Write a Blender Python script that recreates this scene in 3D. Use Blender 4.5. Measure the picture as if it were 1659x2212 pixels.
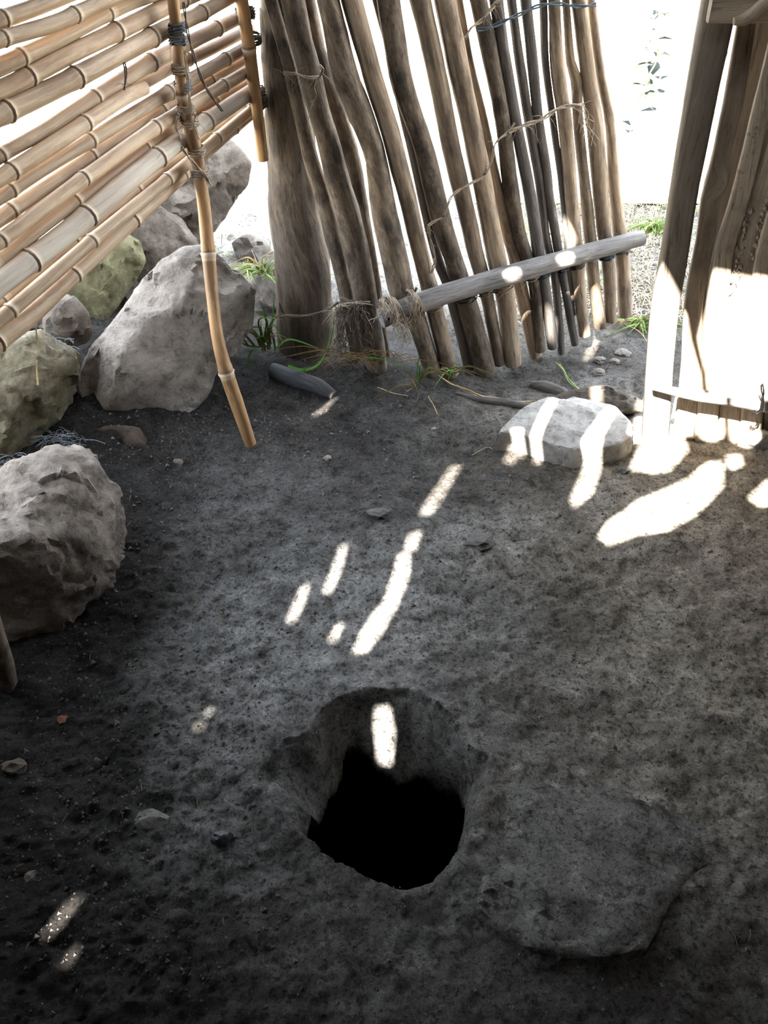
import bpy, bmesh, math, random
import numpy as np
from mathutils import Vector, Matrix, noise
from mathutils.geometry import delaunay_2d_cdt

for o in list(bpy.data.objects):
    bpy.data.objects.remove(o)
S = bpy.context.scene
COL = S.collection
rnd = random.Random(7)

# ------------------------------------------------------------------ camera
FPX, PITCH, CAMZ = 2170.0, math.radians(40), 1.5
cam = bpy.data.cameras.new('camera')
cam.sensor_fit = 'VERTICAL'
cam.angle = 2 * math.atan(1106 / FPX)
cam.clip_start = 0.02
camo = bpy.data.objects.new('camera', cam)
camo.location = (0, 0, CAMZ)
camo.rotation_euler = (math.pi / 2 - PITCH, 0, 0)
COL.objects.link(camo)
S.camera = camo

# ------------------------------------------------------------------ sky, sun, exposure
w = bpy.data.worlds.new('sky'); S.world = w; w.use_nodes = True
bg = w.node_tree.nodes['Background']
bg.inputs[0].default_value = (0.80, 0.89, 1.0, 1)
bg.inputs[1].default_value = 1.55
SUN_AZ, SUN_EL = math.radians(25), math.radians(52)
LDIR = Vector((math.sin(SUN_AZ) * math.cos(SUN_EL), math.cos(SUN_AZ) * math.cos(SUN_EL), -math.sin(SUN_EL)))
sl = bpy.data.lights.new('sun', 'SUN'); sl.energy = 17.0; sl.angle = math.radians(0.5); sl.color = (1, .94, .84)
so = bpy.data.objects.new('sun', sl); so.rotation_euler = LDIR.to_track_quat('-Z', 'Y').to_euler()
so.location = (-2, -4, 6); COL.objects.link(so)
vs = S.view_settings
vs.view_transform = 'Standard'; vs.look = 'None'; vs.gamma = 1; vs.use_curve_mapping = False
vs.exposure = 3.02

# ------------------------------------------------------------------ measuring helpers
CF, SF = math.cos(PITCH), math.sin(PITCH)
CAM = Vector((0, 0, CAMZ))
def ray(u, v):
    x, y = (u - 829.5) / FPX, (1106 - v) / FPX
    return Vector((x, CF + y * SF, -SF + y * CF))
def on_plane(u, v, p, n):
    d = ray(u, v)
    return CAM + d * ((Vector(p) - CAM).dot(n) / d.dot(n))
def on_ground(u, v, z=0.0):
    d = ray(u, v)
    return CAM + d * ((z - CAMZ) / d.z)
def px2m(px, p):          # width in metres of px pixels at the point's depth
    F = Vector((0, CF, -SF))
    return px / FPX * (Vector(p) - CAM).dot(F)

# ------------------------------------------------------------------ numpy noise
def vnoise(x, y, seed=0):
    xi = np.floor(x).astype(np.int64); yi = np.floor(y).astype(np.int64)
    fx = x - xi; fy = y - yi
    fx = fx * fx * fx * (fx * (fx * 6 - 15) + 10); fy = fy * fy * fy * (fy * (fy * 6 - 15) + 10)
    def h(a, b):
        n = (a * 374761393 + b * 668265263 + seed * 982451653) & 0x7fffffff
        n = ((n ^ (n >> 13)) * 1274126177) & 0x7fffffff
        return ((n ^ (n >> 16)) & 0xffff) / 32767.5 - 1
    return (h(xi, yi) * (1 - fx) + h(xi + 1, yi) * fx) * (1 - fy) + (h(xi, yi + 1) * (1 - fx) + h(xi + 1, yi + 1) * fx) * fy
def fbm(x, y, sc, oct=4, seed=0, gain=.5):
    s = np.zeros_like(x); a = 1.0
    for k in range(oct):
        s += a * vnoise(x * sc + 17.3 * k, y * sc - 9.1 * k, seed + k); sc *= 2.03; a *= gain
    return s

# ------------------------------------------------------------------ materials
def nodes_of(name):
    m = bpy.data.materials.new(name); m.use_nodes = True
    nt = m.node_tree; b = nt.nodes['Principled BSDF']
    b.inputs['Specular IOR Level'].default_value = .25
    return m, nt, b
def N(nt, t, **kw):
    n = nt.nodes.new(t)
    for k, v in kw.items(): setattr(n, k, v)
    return n
def ramp(nt, stops):
    r = N(nt, 'ShaderNodeValToRGB'); e = r.color_ramp.elements
    while len(e) < len(stops): e.new(.5)
    for el, (p, c) in zip(e, stops): el.position = p; el.color = (*c, 1)
    return r
def mixc(nt, fac, a, b, mode='MIX'):
    m = N(nt, 'ShaderNodeMix', data_type='RGBA', blend_type=mode)
    for s, val in ((m.inputs[0], fac), (m.inputs[6], a), (m.inputs[7], b)):
        if isinstance(val, (int, float)): s.default_value = val
        elif isinstance(val, tuple): s.default_value = (*val, 1)
        else: nt.links.new(val, s)
    return m.outputs[2]
def noise_node(nt, vec, scale, detail=5, rough=.6, dist=0):
    n = N(nt, 'ShaderNodeTexNoise'); n.inputs['Scale'].default_value = scale
    n.inputs['Detail'].default_value = detail; n.inputs['Roughness'].default_value = rough
    n.inputs['Distortion'].default_value = dist
    nt.links.new(vec, n.inputs['Vector']); return n.outputs['Fac']
def mapping(nt, vec, scale):
    m = N(nt, 'ShaderNodeMapping'); m.inputs['Scale'].default_value = scale
    nt.links.new(vec, m.inputs['Vector']); return m.outputs[0]
def bump(nt, b, h, strength, dist):
    n = N(nt, 'ShaderNodeBump'); n.inputs['Strength'].default_value = strength; n.inputs['Distance'].default_value = dist
    nt.links.new(h, n.inputs['Height']); nt.links.new(n.outputs[0], b.inputs['Normal'])
def rock_mat(name, c0, c1, c2, sc=9, bs=.5, moss=None):
    m, nt, b = nodes_of(name)
    tc = N(nt, 'ShaderNodeTexCoord').outputs['Object']
    f = noise_node(nt, tc, sc, 8, .68, .4)
    r = ramp(nt, [(.3, c0), (.5, c1), (.7, c2)]); nt.links.new(f, r.inputs[0])
    col = r.outputs[0]
    f2 = noise_node(nt, tc, sc * 6, 10, .75, .4)
    r2 = ramp(nt, [(.33, (.42, .40, .38)), (.47, (.95, .95, .95)), (.68, (1.22, 1.22, 1.22))]); nt.links.new(f2, r2.inputs[0])
    col = mixc(nt, 1.0, col, r2.outputs[0], 'MULTIPLY')
    if moss:
        f3 = noise_node(nt, tc, 5.5, 5, .65)
        r3 = ramp(nt, [(.43, (0, 0, 0)), (.6, (1, 1, 1))]); nt.links.new(f3, r3.inputs[0])
        col = mixc(nt, r3.outputs[0], col, moss)
    nt.links.new(col, b.inputs['Base Color']); b.inputs['Roughness'].default_value = .9
    f4 = noise_node(nt, tc, sc * 5, 7, .7)
    bump(nt, b, f4, bs, .02)
    return m
def wood_mat(name, c0, c1, c2, grain=(130, 7, 1), patch=(18, 6, 1), rough=.8, var=.35, dark=(.03, .022, .016), darkamt=.5, bs=.35, fine=.85):
    m, nt, b = nodes_of(name)
    uv = N(nt, 'ShaderNodeTexCoord').outputs['UV']
    oi = N(nt, 'ShaderNodeObjectInfo')
    add = N(nt, 'ShaderNodeVectorMath', operation='MULTIPLY_ADD')
    cmb = N(nt, 'ShaderNodeCombineXYZ'); 
    for i in range(3): nt.links.new(oi.outputs['Random'], cmb.inputs[i])
    nt.links.new(cmb.outputs[0], add.inputs[0]); add.inputs[1].default_value = (37, 53, 71); nt.links.new(uv, add.inputs[2])
    vec = add.outputs[0]
    g = noise_node(nt, mapping(nt, vec, grain), 1, 8, .72, .3)
    r = ramp(nt, [(.28, c0), (.5, c1), (.72, c2)]); nt.links.new(g, r.inputs[0])
    p = noise_node(nt, mapping(nt, vec, patch), 1, 5, .65)
    rp = ramp(nt, [(.47, (0, 0, 0)), (.62, (1, 1, 1))]); nt.links.new(p, rp.inputs[0])
    fac = N(nt, 'ShaderNodeMath', operation='MULTIPLY'); nt.links.new(rp.outputs[0], fac.inputs[0]); fac.inputs[1].default_value = darkamt
    col = mixc(nt, fac.outputs[0], r.outputs[0], dark)
    cr = noise_node(nt, mapping(nt, vec, (grain[0] * 1.9, grain[1] * 2.2, 1)), 1, 6, .75, .6)
    rc = ramp(nt, [(.36, (.38, .36, .34)), (.47, (1, 1, 1)), (.64, (1, 1, 1)), (.74, (1.35, 1.33, 1.3))]); nt.links.new(cr, rc.inputs[0])
    col = mixc(nt, fine, col, rc.outputs[0], 'MULTIPLY')
    hv = N(nt, 'ShaderNodeHueSaturation')
    mr = N(nt, 'ShaderNodeMapRange'); mr.inputs[3].default_value = 1 - var; mr.inputs[4].default_value = 1 + var
    nt.links.new(oi.outputs['Random'], mr.inputs[0]); nt.links.new(mr.outputs[0], hv.inputs['Value']); nt.links.new(col, hv.inputs['Color'])
    at = N(nt, 'ShaderNodeAttribute', attribute_name='tint')
    col = mixc(nt, at.outputs['Alpha'], hv.outputs[0], at.outputs['Color'])
    nt.links.new(col, b.inputs['Base Color']); b.inputs['Roughness'].default_value = rough
    bump(nt, b, g, bs, .006)
    return m
def plain_mat(name, c, rough=.85, sc=40, var=.3):
    m, nt, b = nodes_of(name)
    tc = N(nt, 'ShaderNodeTexCoord').outputs['Object']
    f = noise_node(nt, tc, sc, 4)
    r = ramp(nt, [(.25, tuple(x * (1 - var) for x in c)), (.75, tuple(min(1, x * (1 + var)) for x in c))]); nt.links.new(f, r.inputs[0])
    nt.links.new(r.outputs[0], b.inputs['Base Color']); b.inputs['Roughness'].default_value = rough
    return m

def earth_mat():
    m, nt, b = nodes_of('packed_earth')
    tc = N(nt, 'ShaderNodeTexCoord').outputs['Object']
    big = noise_node(nt, tc, 2.6, 8, .68, .6)
    r = ramp(nt, [(.3, (.032, .027, .024)), (.5, (.078, .070, .064)), (.68, (.135, .126, .118))]); nt.links.new(big, r.inputs[0])
    # ashy grey trodden clay towards the middle, darker loose soil by the left wall, browner clay on the right
    at = N(nt, 'ShaderNodeAttribute', attribute_name='soil')
    sp = N(nt, 'ShaderNodeSeparateColor'); nt.links.new(at.outputs['Color'], sp.inputs[0])
    col = mixc(nt, sp.outputs[0], r.outputs[0], (.325, .320, .312))
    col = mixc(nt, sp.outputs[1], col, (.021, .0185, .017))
    col = mixc(nt, sp.outputs[2], col, (.40, .36, .30))
    col = mixc(nt, at.outputs['Alpha'], col, (.52, .49, .43))  # alpha lightens the shaded outdoor ground so it looks sunlit
    fine = noise_node(nt, tc, 16, 10, .78, .3)
    rf = ramp(nt, [(.37, (.36, .35, .33)), (.48, (.85, .85, .85)), (.55, (1.05, 1.05, 1.05)), (.64, (1.45, 1.45, 1.45))]); nt.links.new(fine, rf.inputs[0])
    col = mixc(nt, 1.0, col, rf.outputs[0], 'MULTIPLY')
    for sc_, lo, hi in ((62, .5, 1.35), (135, .42, 1.45), (300, .5, 1.6)):
        speck = noise_node(nt, tc, sc_, 3, .62, .5)
        rs = ramp(nt, [(.36, (lo, lo * .97, lo * .94)), (.43, (1, 1, 1)), (.60, (1, 1, 1)), (.68, (hi, hi, hi * 1.02))]); nt.links.new(speck, rs.inputs[0])
        col = mixc(nt, 1.0, col, rs.outputs[0], 'MULTIPLY')
    nt.links.new(col, b.inputs['Base Color']); b.inputs['Roughness'].default_value = .85
    b.inputs['Specular IOR Level'].default_value = .1
    bf = noise_node(nt, tc, 42, 10, .8)
    bump(nt, b, bf, 1.0, .022)
    return m

M = {}
M['earth'] = earth_mat()
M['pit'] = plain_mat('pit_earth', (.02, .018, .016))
M['daub'] = plain_mat('mud_daub', (.11, .088, .066), sc=6)
M['thatch'] = plain_mat('thatch', (.12, .095, .06), sc=30)
M['outside'] = rock_mat('dry_outside_soil', (.38, .33, .25), (.5, .45, .35), (.6, .54, .43), sc=3)
M['rock_pale'] = rock_mat('pale_grey_rock', (.075, .063, .053), (.19, .168, .147), (.30, .268, .238), sc=6, bs=.9)
M['rock_dark'] = rock_mat('brown_grey_rock', (.04, .031, .024), (.09, .074, .06), (.155, .13, .108), sc=9, bs=.7)
M['rock_pink'] = rock_mat('pinkish_grey_rock', (.055, .043, .035), (.165, .137, .115), (.29, .25, .215), sc=8, bs=1.0)
M['rock_moss'] = rock_mat('mossy_rock', (.07, .062, .042), (.15, .132, .09), (.34, .30, .225), sc=9, moss=(.10, .088, .045), bs=1.0)
M['rock_green'] = rock_mat('yellow_green_rock', (.06, .055, .03), (.12, .112, .06), (.18, .17, .10), sc=6, bs=.7)
M['rock_brown'] = rock_mat('dark_brown_rock', (.025, .018, .013), (.055, .04, .03), (.12, .085, .065), sc=10, bs=.8)
M['rock_flat'] = rock_mat('pale_flat_stone', (.19, .175, .158), (.30, .28, .257), (.40, .378, .35), sc=7, bs=.7)
M['rock_earth'] = rock_mat('dusty_rock', (.06, .055, .05), (.11, .104, .098), (.16, .152, .145), sc=6, bs=.8)
M['bamboo'] = wood_mat('dry_bamboo', (.27, .185, .12), (.41, .305, .21), (.56, .455, .345), grain=(80, 2.2, 1), patch=(20, 4.5, 1), rough=.5, var=.25, dark=(.20, .115, .065), darkamt=.6, bs=.12, fine=.45)
M['bamboo_orange'] = wood_mat('orange_bamboo', (.20, .11, .05), (.31, .18, .083), (.42, .27, .145), grain=(70, 2.2, 1), patch=(25, 5, 1), rough=.45, var=.05, dark=(.11, .06, .03), darkamt=.7, bs=.12, fine=.45)
M['stick'] = wood_mat('weathered_stick', (.13, .092, .062), (.23, .175, .125), (.36, .29, .215), dark=(.06, .046, .035), darkamt=.7, var=.2)
M['stick_dark'] = wood_mat('dark_barked_stick', (.055, .047, .042), (.10, .088, .08), (.16, .145, .135), dark=(.035, .03, .027), darkamt=.6, var=.15)
M['bark'] = wood_mat('rough_bark_pole', (.06, .046, .035), (.135, .104, .077), (.26, .205, .15), grain=(80, 16, 1), patch=(20, 11, 1), dark=(.03, .023, .018), darkamt=.8, var=.2, bs=.8)
M['trunk'] = wood_mat('trunk_bark', (.04, .029, .02), (.092, .07, .05), (.165, .13, .095), grain=(70, 9, 1), patch=(13, 6, 1), dark=(.035, .026, .018), darkamt=.7, var=.02, bs=.9)
M['beam'] = wood_mat('grey_pole', (.10, .092, .088), (.19, .177, .168), (.29, .275, .262), dark=(.05, .047, .046), darkamt=.5, var=.02)
M['plank'] = wood_mat('grey_brown_plank', (.20, .155, .115), (.32, .26, .20), (.44, .37, .295), grain=(90, 4, 1), patch=(9, 5, 1), dark=(.13, .097, .068), darkamt=.6, var=.06)
M['post'] = wood_mat('dark_sawn_post', (.12, .098, .078), (.165, .138, .112), (.22, .187, .155), grain=(60, 2, 1), patch=(9, 4, 1), dark=(.10, .08, .06), darkamt=.5, var=.02)
M['twine'] = plain_mat('sisal_twine', (.28, .225, .17), sc=60)
M['twine_dark'] = plain_mat('dark_twine', (.10, .08, .065), sc=60)
M['wire'] = plain_mat('blue_black_cord', (.045, .06, .075), sc=60)
M['char'] = wood_mat('charred_wood', (.02, .022, .025), (.04, .043, .048), (.075, .08, .088), var=.05)
M['straw'] = plain_mat('dry_straw', (.36, .27, .13), sc=20)
M['straw_dark'] = plain_mat('brown_dry_grass', (.17, .115, .055), sc=20)
M['grass'] = plain_mat('green_grass', (.09, .22, .04), sc=15)
M['grass_mix'] = plain_mat('pale_grass', (.22, .30, .10), sc=9, var=.5)
M['cobweb'] = plain_mat('dusty_fibre', (.13, .145, .16), sc=20)
M['leaf_red'] = plain_mat('brown_leaf', (.16, .06, .04), sc=20)
M['leaf_far'] = plain_mat('weed_leaf', (.014, .021, .013), sc=9)
M['rubber'] = plain_mat('black_cap', (.03, .032, .035), rough=.5, sc=20)

# ------------------------------------------------------------------ object helpers
def tag(o, label=None, cat=None, group=None, kind=None):
    if label: o['label'] = label
    if cat: o['category'] = cat
    if group: o['group'] = group
    if kind: o['kind'] = kind
    return o
def empty(name, loc, label, cat, group=None):
    o = bpy.data.objects.new(name, None); o.location = loc; o.empty_display_size = .05
    COL.objects.link(o); return tag(o, label, cat, group)
def mesh_obj(name, vs_, fs, mat, parent=None, uvs=None, tint=None, origin=None, smooth=True, sharp=None):
    base = Vector(parent.matrix_basis.translation) if parent and parent.parent is None else Vector((0, 0, 0))
    if parent and parent.parent is not None:
        base = Vector(parent.parent.location) + Vector(parent.location)
    if origin is None:
        if parent: origin = base
        else:
            xs = [v[0] for v in vs_]; ys = [v[1] for v in vs_]; zs = [v[2] for v in vs_]
            origin = Vector(((min(xs) + max(xs)) / 2, (min(ys) + max(ys)) / 2, min(zs)))
    me = bpy.data.meshes.new(name)
    me.from_pydata([(v[0] - origin[0], v[1] - origin[1], v[2] - origin[2]) for v in vs_], [], fs)
    if uvs is not None:
        ul = me.uv_layers.new(name='UVMap')
        idx = np.empty(len(me.loops), dtype=np.int32); me.loops.foreach_get('vertex_index', idx)
        ul.data.foreach_set('uv', np.asarray(uvs, dtype=np.float32)[idx].ravel())
    if tint is not None:
        ca = me.color_attributes.new('tint', 'FLOAT_COLOR', 'POINT')
        ca.data.foreach_set('color', np.asarray(tint, dtype=np.float32).ravel())
    elif uvs is not None:
        ca = me.color_attributes.new('tint', 'FLOAT_COLOR', 'POINT')
        ca.data.foreach_set('color', np.zeros(len(vs_) * 4, dtype=np.float32))
    me.materials.append(M[mat] if isinstance(mat, str) else mat)
    if smooth:
        me.polygons.foreach_set('use_smooth', [True] * len(me.polygons))
        if sharp: me.set_sharp_from_angle(angle=math.radians(sharp))
    me.update()
    o = bpy.data.objects.new(name, me)
    o.location = origin - base if parent else origin
    COL.objects.link(o)
    if parent: o.parent = parent
    return o

def catmull(pts, rads, step):
    P = [Vector(p) for p in pts]; n = len(P)
    out, outr = [], []
    for i in range(n - 1):
        p0 = P[i - 1] if i else P[0] * 2 - P[1]
        p3 = P[i + 2] if i + 2 < n else P[-1] * 2 - P[-2]
        k = max(1, int((P[i + 1] - P[i]).length / step))
        for j in range(k):
            t = j / k; t2, t3 = t * t, t * t * t
            out.append(.5 * ((2 * P[i]) + (P[i + 1] - p0) * t + (2 * p0 - 5 * P[i] + 4 * P[i + 1] - p3) * t2 + (3 * P[i] - p0 - 3 * P[i + 1] + p3) * t3))
            outr.append(rads[i] * (1 - t) + rads[i + 1] * t)
    out.append(P[-1]); outr.append(rads[-1])
    return out, outr

def tube(pts, rads, seg=10, rough=0.0, seed=0, flat=None, tints=None):
    """rings along a polyline; the seam faces away from the room. flat = (normal, ratio) squashes the section."""
    n = len(pts); V, UV, F, T = [], [], [], []
    arc = 0
    for i in range(n):
        t = (pts[min(i + 1, n - 1)] - pts[max(i - 1, 0)]).normalized()
        ref = Vector((0, 1, .15)) if abs(t.y) < .8 else Vector((-1, 0, .2))
        if flat: ref = -Vector(flat[0])
        a = (ref - t * ref.dot(t)).normalized(); b = t.cross(a)
        if i: arc += (pts[i] - pts[i - 1]).length
        for s in range(seg + 1):
            th = 2 * math.pi * s / seg
            r = rads[i]
            c_, s_ = math.cos(th), math.sin(th)
            if rough:
                q = Vector((c_ * 1.3 + seed * 3.1, s_ * 1.3, arc * 9))
                r *= 1 + rough * noise.noise(q) + .5 * rough * noise.noise(q * 2.7) + .35 * rough * noise.noise(Vector((c_ * 4, s_ * 4 + seed, arc * 25)))
            if flat:
                pw = .35
                c2 = math.copysign(abs(c_) ** pw, c_) * flat[1]; s2 = math.copysign(abs(s_) ** pw, s_)
                V.append(pts[i] + a * c2 * r + b * s2 * r)
            else:
                V.append(pts[i] + a * c_ * r + b * s_ * r)
            UV.append((th / (2 * math.pi) * 2 * math.pi * max(rads[i], .004) + seed * .37, arc))
            if tints: T.append(tints[i])
    W = seg + 1
    for i in range(n - 1):
        for s in range(seg):
            F.append((i * W + s, i * W + s + 1, (i + 1) * W + s + 1, (i + 1) * W + s))
    for e, i in ((0, 0), (1, n - 1)):
        c = len(V); V.append(pts[i] + (pts[i] - pts[i - 1 if e else 1]).normalized() * rads[i] * .08)
        UV.append((.5, arc * e)); 
        if tints: T.append(tints[i])
        ring = []
        for s in range(seg + 1):
            V.append(V[i * W + s]); UV.append((.5 + .3 * math.cos(2 * math.pi * s / seg) * rads[i], arc * e + rads[i] * math.sin(2 * math.pi * s / seg)))
            if tints: T.append(tints[i])
            ring.append(len(V) - 1)
        for s in range(seg):
            F.append((c, ring[s + 1], ring[s]) if not e else (c, ring[s], ring[s + 1]))
    return V, F, UV, (T if tints else None)

def pole(name, pts, rads, mat, parent=None, step=.03, rough=.12, seg=12, seed=0, flat=None, **kw):
    p, r = catmull(pts, rads, step)
    V, F, UV, T = tube(p, r, seg, rough, seed, flat)
    return mesh_obj(name, V, F, mat, parent, UV, T, sharp=50, **kw)

def bamboo(name, pts, rads, mat, parent=None, node_at=(), seed=0, **kw):
    p, r = catmull(pts, rads, .03)
    L = [0]
    for i in range(1, len(p)): L.append(L[-1] + (p[i] - p[i - 1]).length)
    tot = L[-1]
    rg = random.Random(seed)
    if not node_at:
        node_at = []; x = rg.uniform(.04, .16)
        while x < tot - .02: node_at.append(x); x += rg.uniform(.17, .27)
    ss = set(np.linspace(0, tot, int(tot / .035) + 2))
    for nd in node_at:
        for d in (-.022, -.011, -.006, -.0035, -.001, .001, .0035, .006, .011, .022):
            if 0 < nd + d < tot: ss.add(nd + d)
    ss = sorted(ss)
    Lq = np.array(L)
    P, R, T = [], [], []
    for s in ss:
        i = min(int(np.searchsorted(Lq, s, 'right')) - 1, len(p) - 2); t = (s - L[i]) / max(1e-9, L[i + 1] - L[i])
        P.append(p[i].lerp(p[i + 1], t)); rr = r[i] * (1 - t) + r[i + 1] * t
        k = 1.0; tc = (0, 0, 0, 0)
        for nd in node_at:
            d = s - nd
            k += .10 * math.exp(-(d / .014) ** 2) + .10 * math.exp(-((d - .0035) / .0022) ** 2) - .07 * math.exp(-((d + .001) / .0022) ** 2)
            if abs(d + .001) < .0022: tc = (.12, .08, .05, .85)
            elif abs(d - .0045) < .003: tc = (.62, .52, .40, .7)
            elif .006 < d < .02: tc = (.58, .47, .35, .35)
        R.append(rr * k); T.append(tc)
    V, F, UV, T = tube(P, R, 12, .035, seed, None, T)
    return mesh_obj(name, V, F, mat, parent, UV, T, sharp=60, **kw)

def strands(name, paths, rad, mat, parent=None, twist=2, fuzz=0, seed=0, **kw):
    """twine: each path is wound from thin strands; optional loose fibres."""
    rg = random.Random(seed); V, F = [], []
    def add(pts, r0, r1):
        n = len(pts); base = len(V)
        for i in range(n):
            t = (pts[min(i + 1, n - 1)] - pts[max(i - 1, 0)]).normalized()
            a = t.orthogonal().normalized(); b = t.cross(a)
            r = r0 + (r1 - r0) * i / max(1, n - 1)
            for s in range(4):
                V.append(pts[i] + (a * math.cos(s * math.pi / 2) + b * math.sin(s * math.pi / 2)) * r)
        for i in range(n - 1):
            for s in range(4):
                F.append((base + i * 4 + s, base + i * 4 + (s + 1) % 4, base + (i + 1) * 4 + (s + 1) % 4, base + (i + 1) * 4 + s))
    for path in paths:
        p, _ = catmull(path, [1] * len(path), .008)
        for k in range(twist):
            q = []
            for i, v in enumerate(p):
                t = (p[min(i + 1, len(p) - 1)] - p[max(i - 1, 0)]).normalized()
                a = t.orthogonal().normalized(); b = t.cross(a); th = i * .55 + k * 2 * math.pi / twist
                q.append(v + (a * math.cos(th) + b * math.sin(th)) * rad * .8)
            add(q, rad * .75, rad * .75)
        for k in range(fuzz):
            i = rg.randrange(len(p)); d = Vector((rg.uniform(-1, 1), rg.uniform(-1, .2), rg.uniform(-1.4, .5))) * rad * rg.uniform(5, 14)
            add([p[i], p[i] + d * .5 + Vector((0, 0, rad)), p[i] + d], rad * .22, rad * .1)
    return mesh_obj(name, V, F, mat, parent, **kw)

def poly_contains(poly, x, y):
    c = False; n = len(poly)
    for i in range(n):
        x1, y1 = poly[i]; x2, y2 = poly[i - 1]
        if (y1 > y) != (y2 > y) and x < (x2 - x1) * (y - y1) / (y2 - y1) + x1: c = not c
    return c
def poly_dist(poly, X, Y):
    """numpy signed distance (negative inside) and nearest point"""
    P = np.array(poly); Q = np.roll(P, -1, 0)
    best = np.full(X.shape, 1e9); bx = np.zeros(X.shape); by = np.zeros(X.shape); ins = np.zeros(X.shape, bool)
    for (x1, y1), (x2, y2) in zip(P, Q):
        dx, dy = x2 - x1, y2 - y1
        t = np.clip(((X - x1) * dx + (Y - y1) * dy) / (dx * dx + dy * dy), 0, 1)
        cx, cy = x1 + t * dx, y1 + t * dy
        d = np.hypot(X - cx, Y - cy); m = d < best
        best[m] = d[m]; bx[m] = cx[m]; by[m] = cy[m]
        cond = ((y1 > Y) != (y2 > Y))
        with np.errstate(divide='ignore', invalid='ignore'):
            cond &= X < (x2 - x1) * (Y - y1) / (y2 - y1 + 1e-12) + x1
        ins ^= cond
    return np.where(ins, -best, best), bx, by
def smooth_poly(pts, k=6):
    n = len(pts); out = []
    for i in range(n):
        p0, p1, p2, p3 = (Vector(pts[(i + j - 1) % n]) for j in range(4))
        for j in range(k):
            t = j / k
            out.append(tuple(.5 * ((2 * p1) + (p2 - p0) * t + (2 * p0 - 5 * p1 + 4 * p2 - p3) * t * t + (3 * p1 - p0 - 3 * p2 + p3) * t ** 3)))
    return out

def rock(name, outline, plane, thick, bumps, mat, label, cat='rock', edge=.02, inset=.9, back=.8, rough=.012, target=.012, seed=0, group=None, z_floor=None, freq=9, chips=110, chip=.009):
    p0, n = Vector(plane[0]), Vector(plane[1]).normalized()
    O3 = [on_plane(u, v, p0, n) for u, v in outline]
    c = sum(O3, Vector()) / len(O3)
    ax = n.orthogonal().normalized(); ay = n.cross(ax)
    front = [c + (q - c) * inset + n * edge for q in O3]
    B3 = [on_plane(u, v, p0, n) + n * h for u, v, h in bumps]
    two = [Vector(((q - c).dot(ax), (q - c).dot(ay))) for q in front + B3]
    nf = len(front)
    vv, _, ff, ov, _, _ = delaunay_2d_cdt(two, [(i, (i + 1) % nf) for i in range(nf)], [list(range(nf))], 1, 1e-6)
    bm = bmesh.new()
    full = front + B3
    fv = []
    for i, q in enumerate(vv):
        src = ov[i][0] if ov[i] else None
        fv.append(bm.verts.new(full[src] if src is not None else c + ax * q.x + ay * q.y + n * edge))
    idx = {}
    for i in range(len(vv)):
        for s in ov[i]: idx[s] = fv[i]
    for f in ff:
        try: bm.faces.new([fv[i] for i in f])
        except ValueError: pass
    ring = [bm.verts.new(q) for q in O3]
    rb = [bm.verts.new(c + (q - c) * back - n * thick) for q in O3]
    cb = bm.verts.new(c - n * thick * 1.12)
    for i in range(nf):
        j = (i + 1) % nf
        if i in idx and j in idx and idx[i] != idx[j]:
            bm.faces.new((idx[i], ring[i], ring[j], idx[j]))
        bm.faces.new((ring[i], rb[i], rb[j], ring[j])); bm.faces.new((rb[i], cb, rb[j]))
    bmesh.ops.triangulate(bm, faces=bm.faces[:])
    for it in range(7):
        es = [e for e in bm.edges if e.calc_length() > target * 1.6]
        if not es or len(bm.faces) > 26000: break
        bmesh.ops.subdivide_edges(bm, edges=es, cuts=1)
        bmesh.ops.triangulate(bm, faces=[f for f in bm.faces if len(f.verts) > 3])
    bmesh.ops.recalc_face_normals(bm, faces=bm.faces[:])
    bmesh.ops.smooth_vert(bm, verts=bm.verts[:], factor=.5, use_axis_x=True, use_axis_y=True, use_axis_z=True)
    bm.normal_update()
    off = Vector((seed * 3.7, seed * 1.9, -seed * 2.3))
    rg_ = random.Random(seed * 31 + 5); vl = bm.verts[:]
    size = max((q - c).length for q in O3)
    for k in range(chips):
        src = vl[rg_.randrange(len(vl))]
        if src.normal.dot(n) < .55: continue
        pn = (src.normal + Vector((rg_.gauss(0, .16), rg_.gauss(0, .16), rg_.gauss(0, .16)))).normalized()
        rad = size * rg_.uniform(.12, .34); dep = chip * rg_.uniform(.3, 1.2); pp = src.co - pn * dep
        for v in vl:
            if (v.co - src.co).length < rad:
                h = (v.co - pp).dot(pn)
                if h > 0: v.co -= pn * min(h, dep * 1.7) * .9
    bm.normal_update()
    mv = []
    for v in bm.verts:
        q = v.co * freq + off
        d = noise.noise(q) * .7 + noise.noise(q * 2.3) * .5 + (1 - abs(noise.noise(q * 4.1)) * 2) * .35 + noise.noise(q * 9) * .25
        mv.append(v.co + v.normal * d * rough)
    V = [tuple(q) for q in mv]
    bm.verts.index_update()
    F = [tuple(x.index for x in f.verts) for f in bm.faces]
    bm.free()
    o = mesh_obj(name, V, F, mat, sharp=38)
    if mat == 'earth':
        ca = o.data.color_attributes.new('soil', 'FLOAT_COLOR', 'POINT')
        ca.data.foreach_set('color', np.tile(np.array([.42, 0, .12, 0], dtype=np.float32), len(V)))
    return tag(o, label, cat, group)

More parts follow.
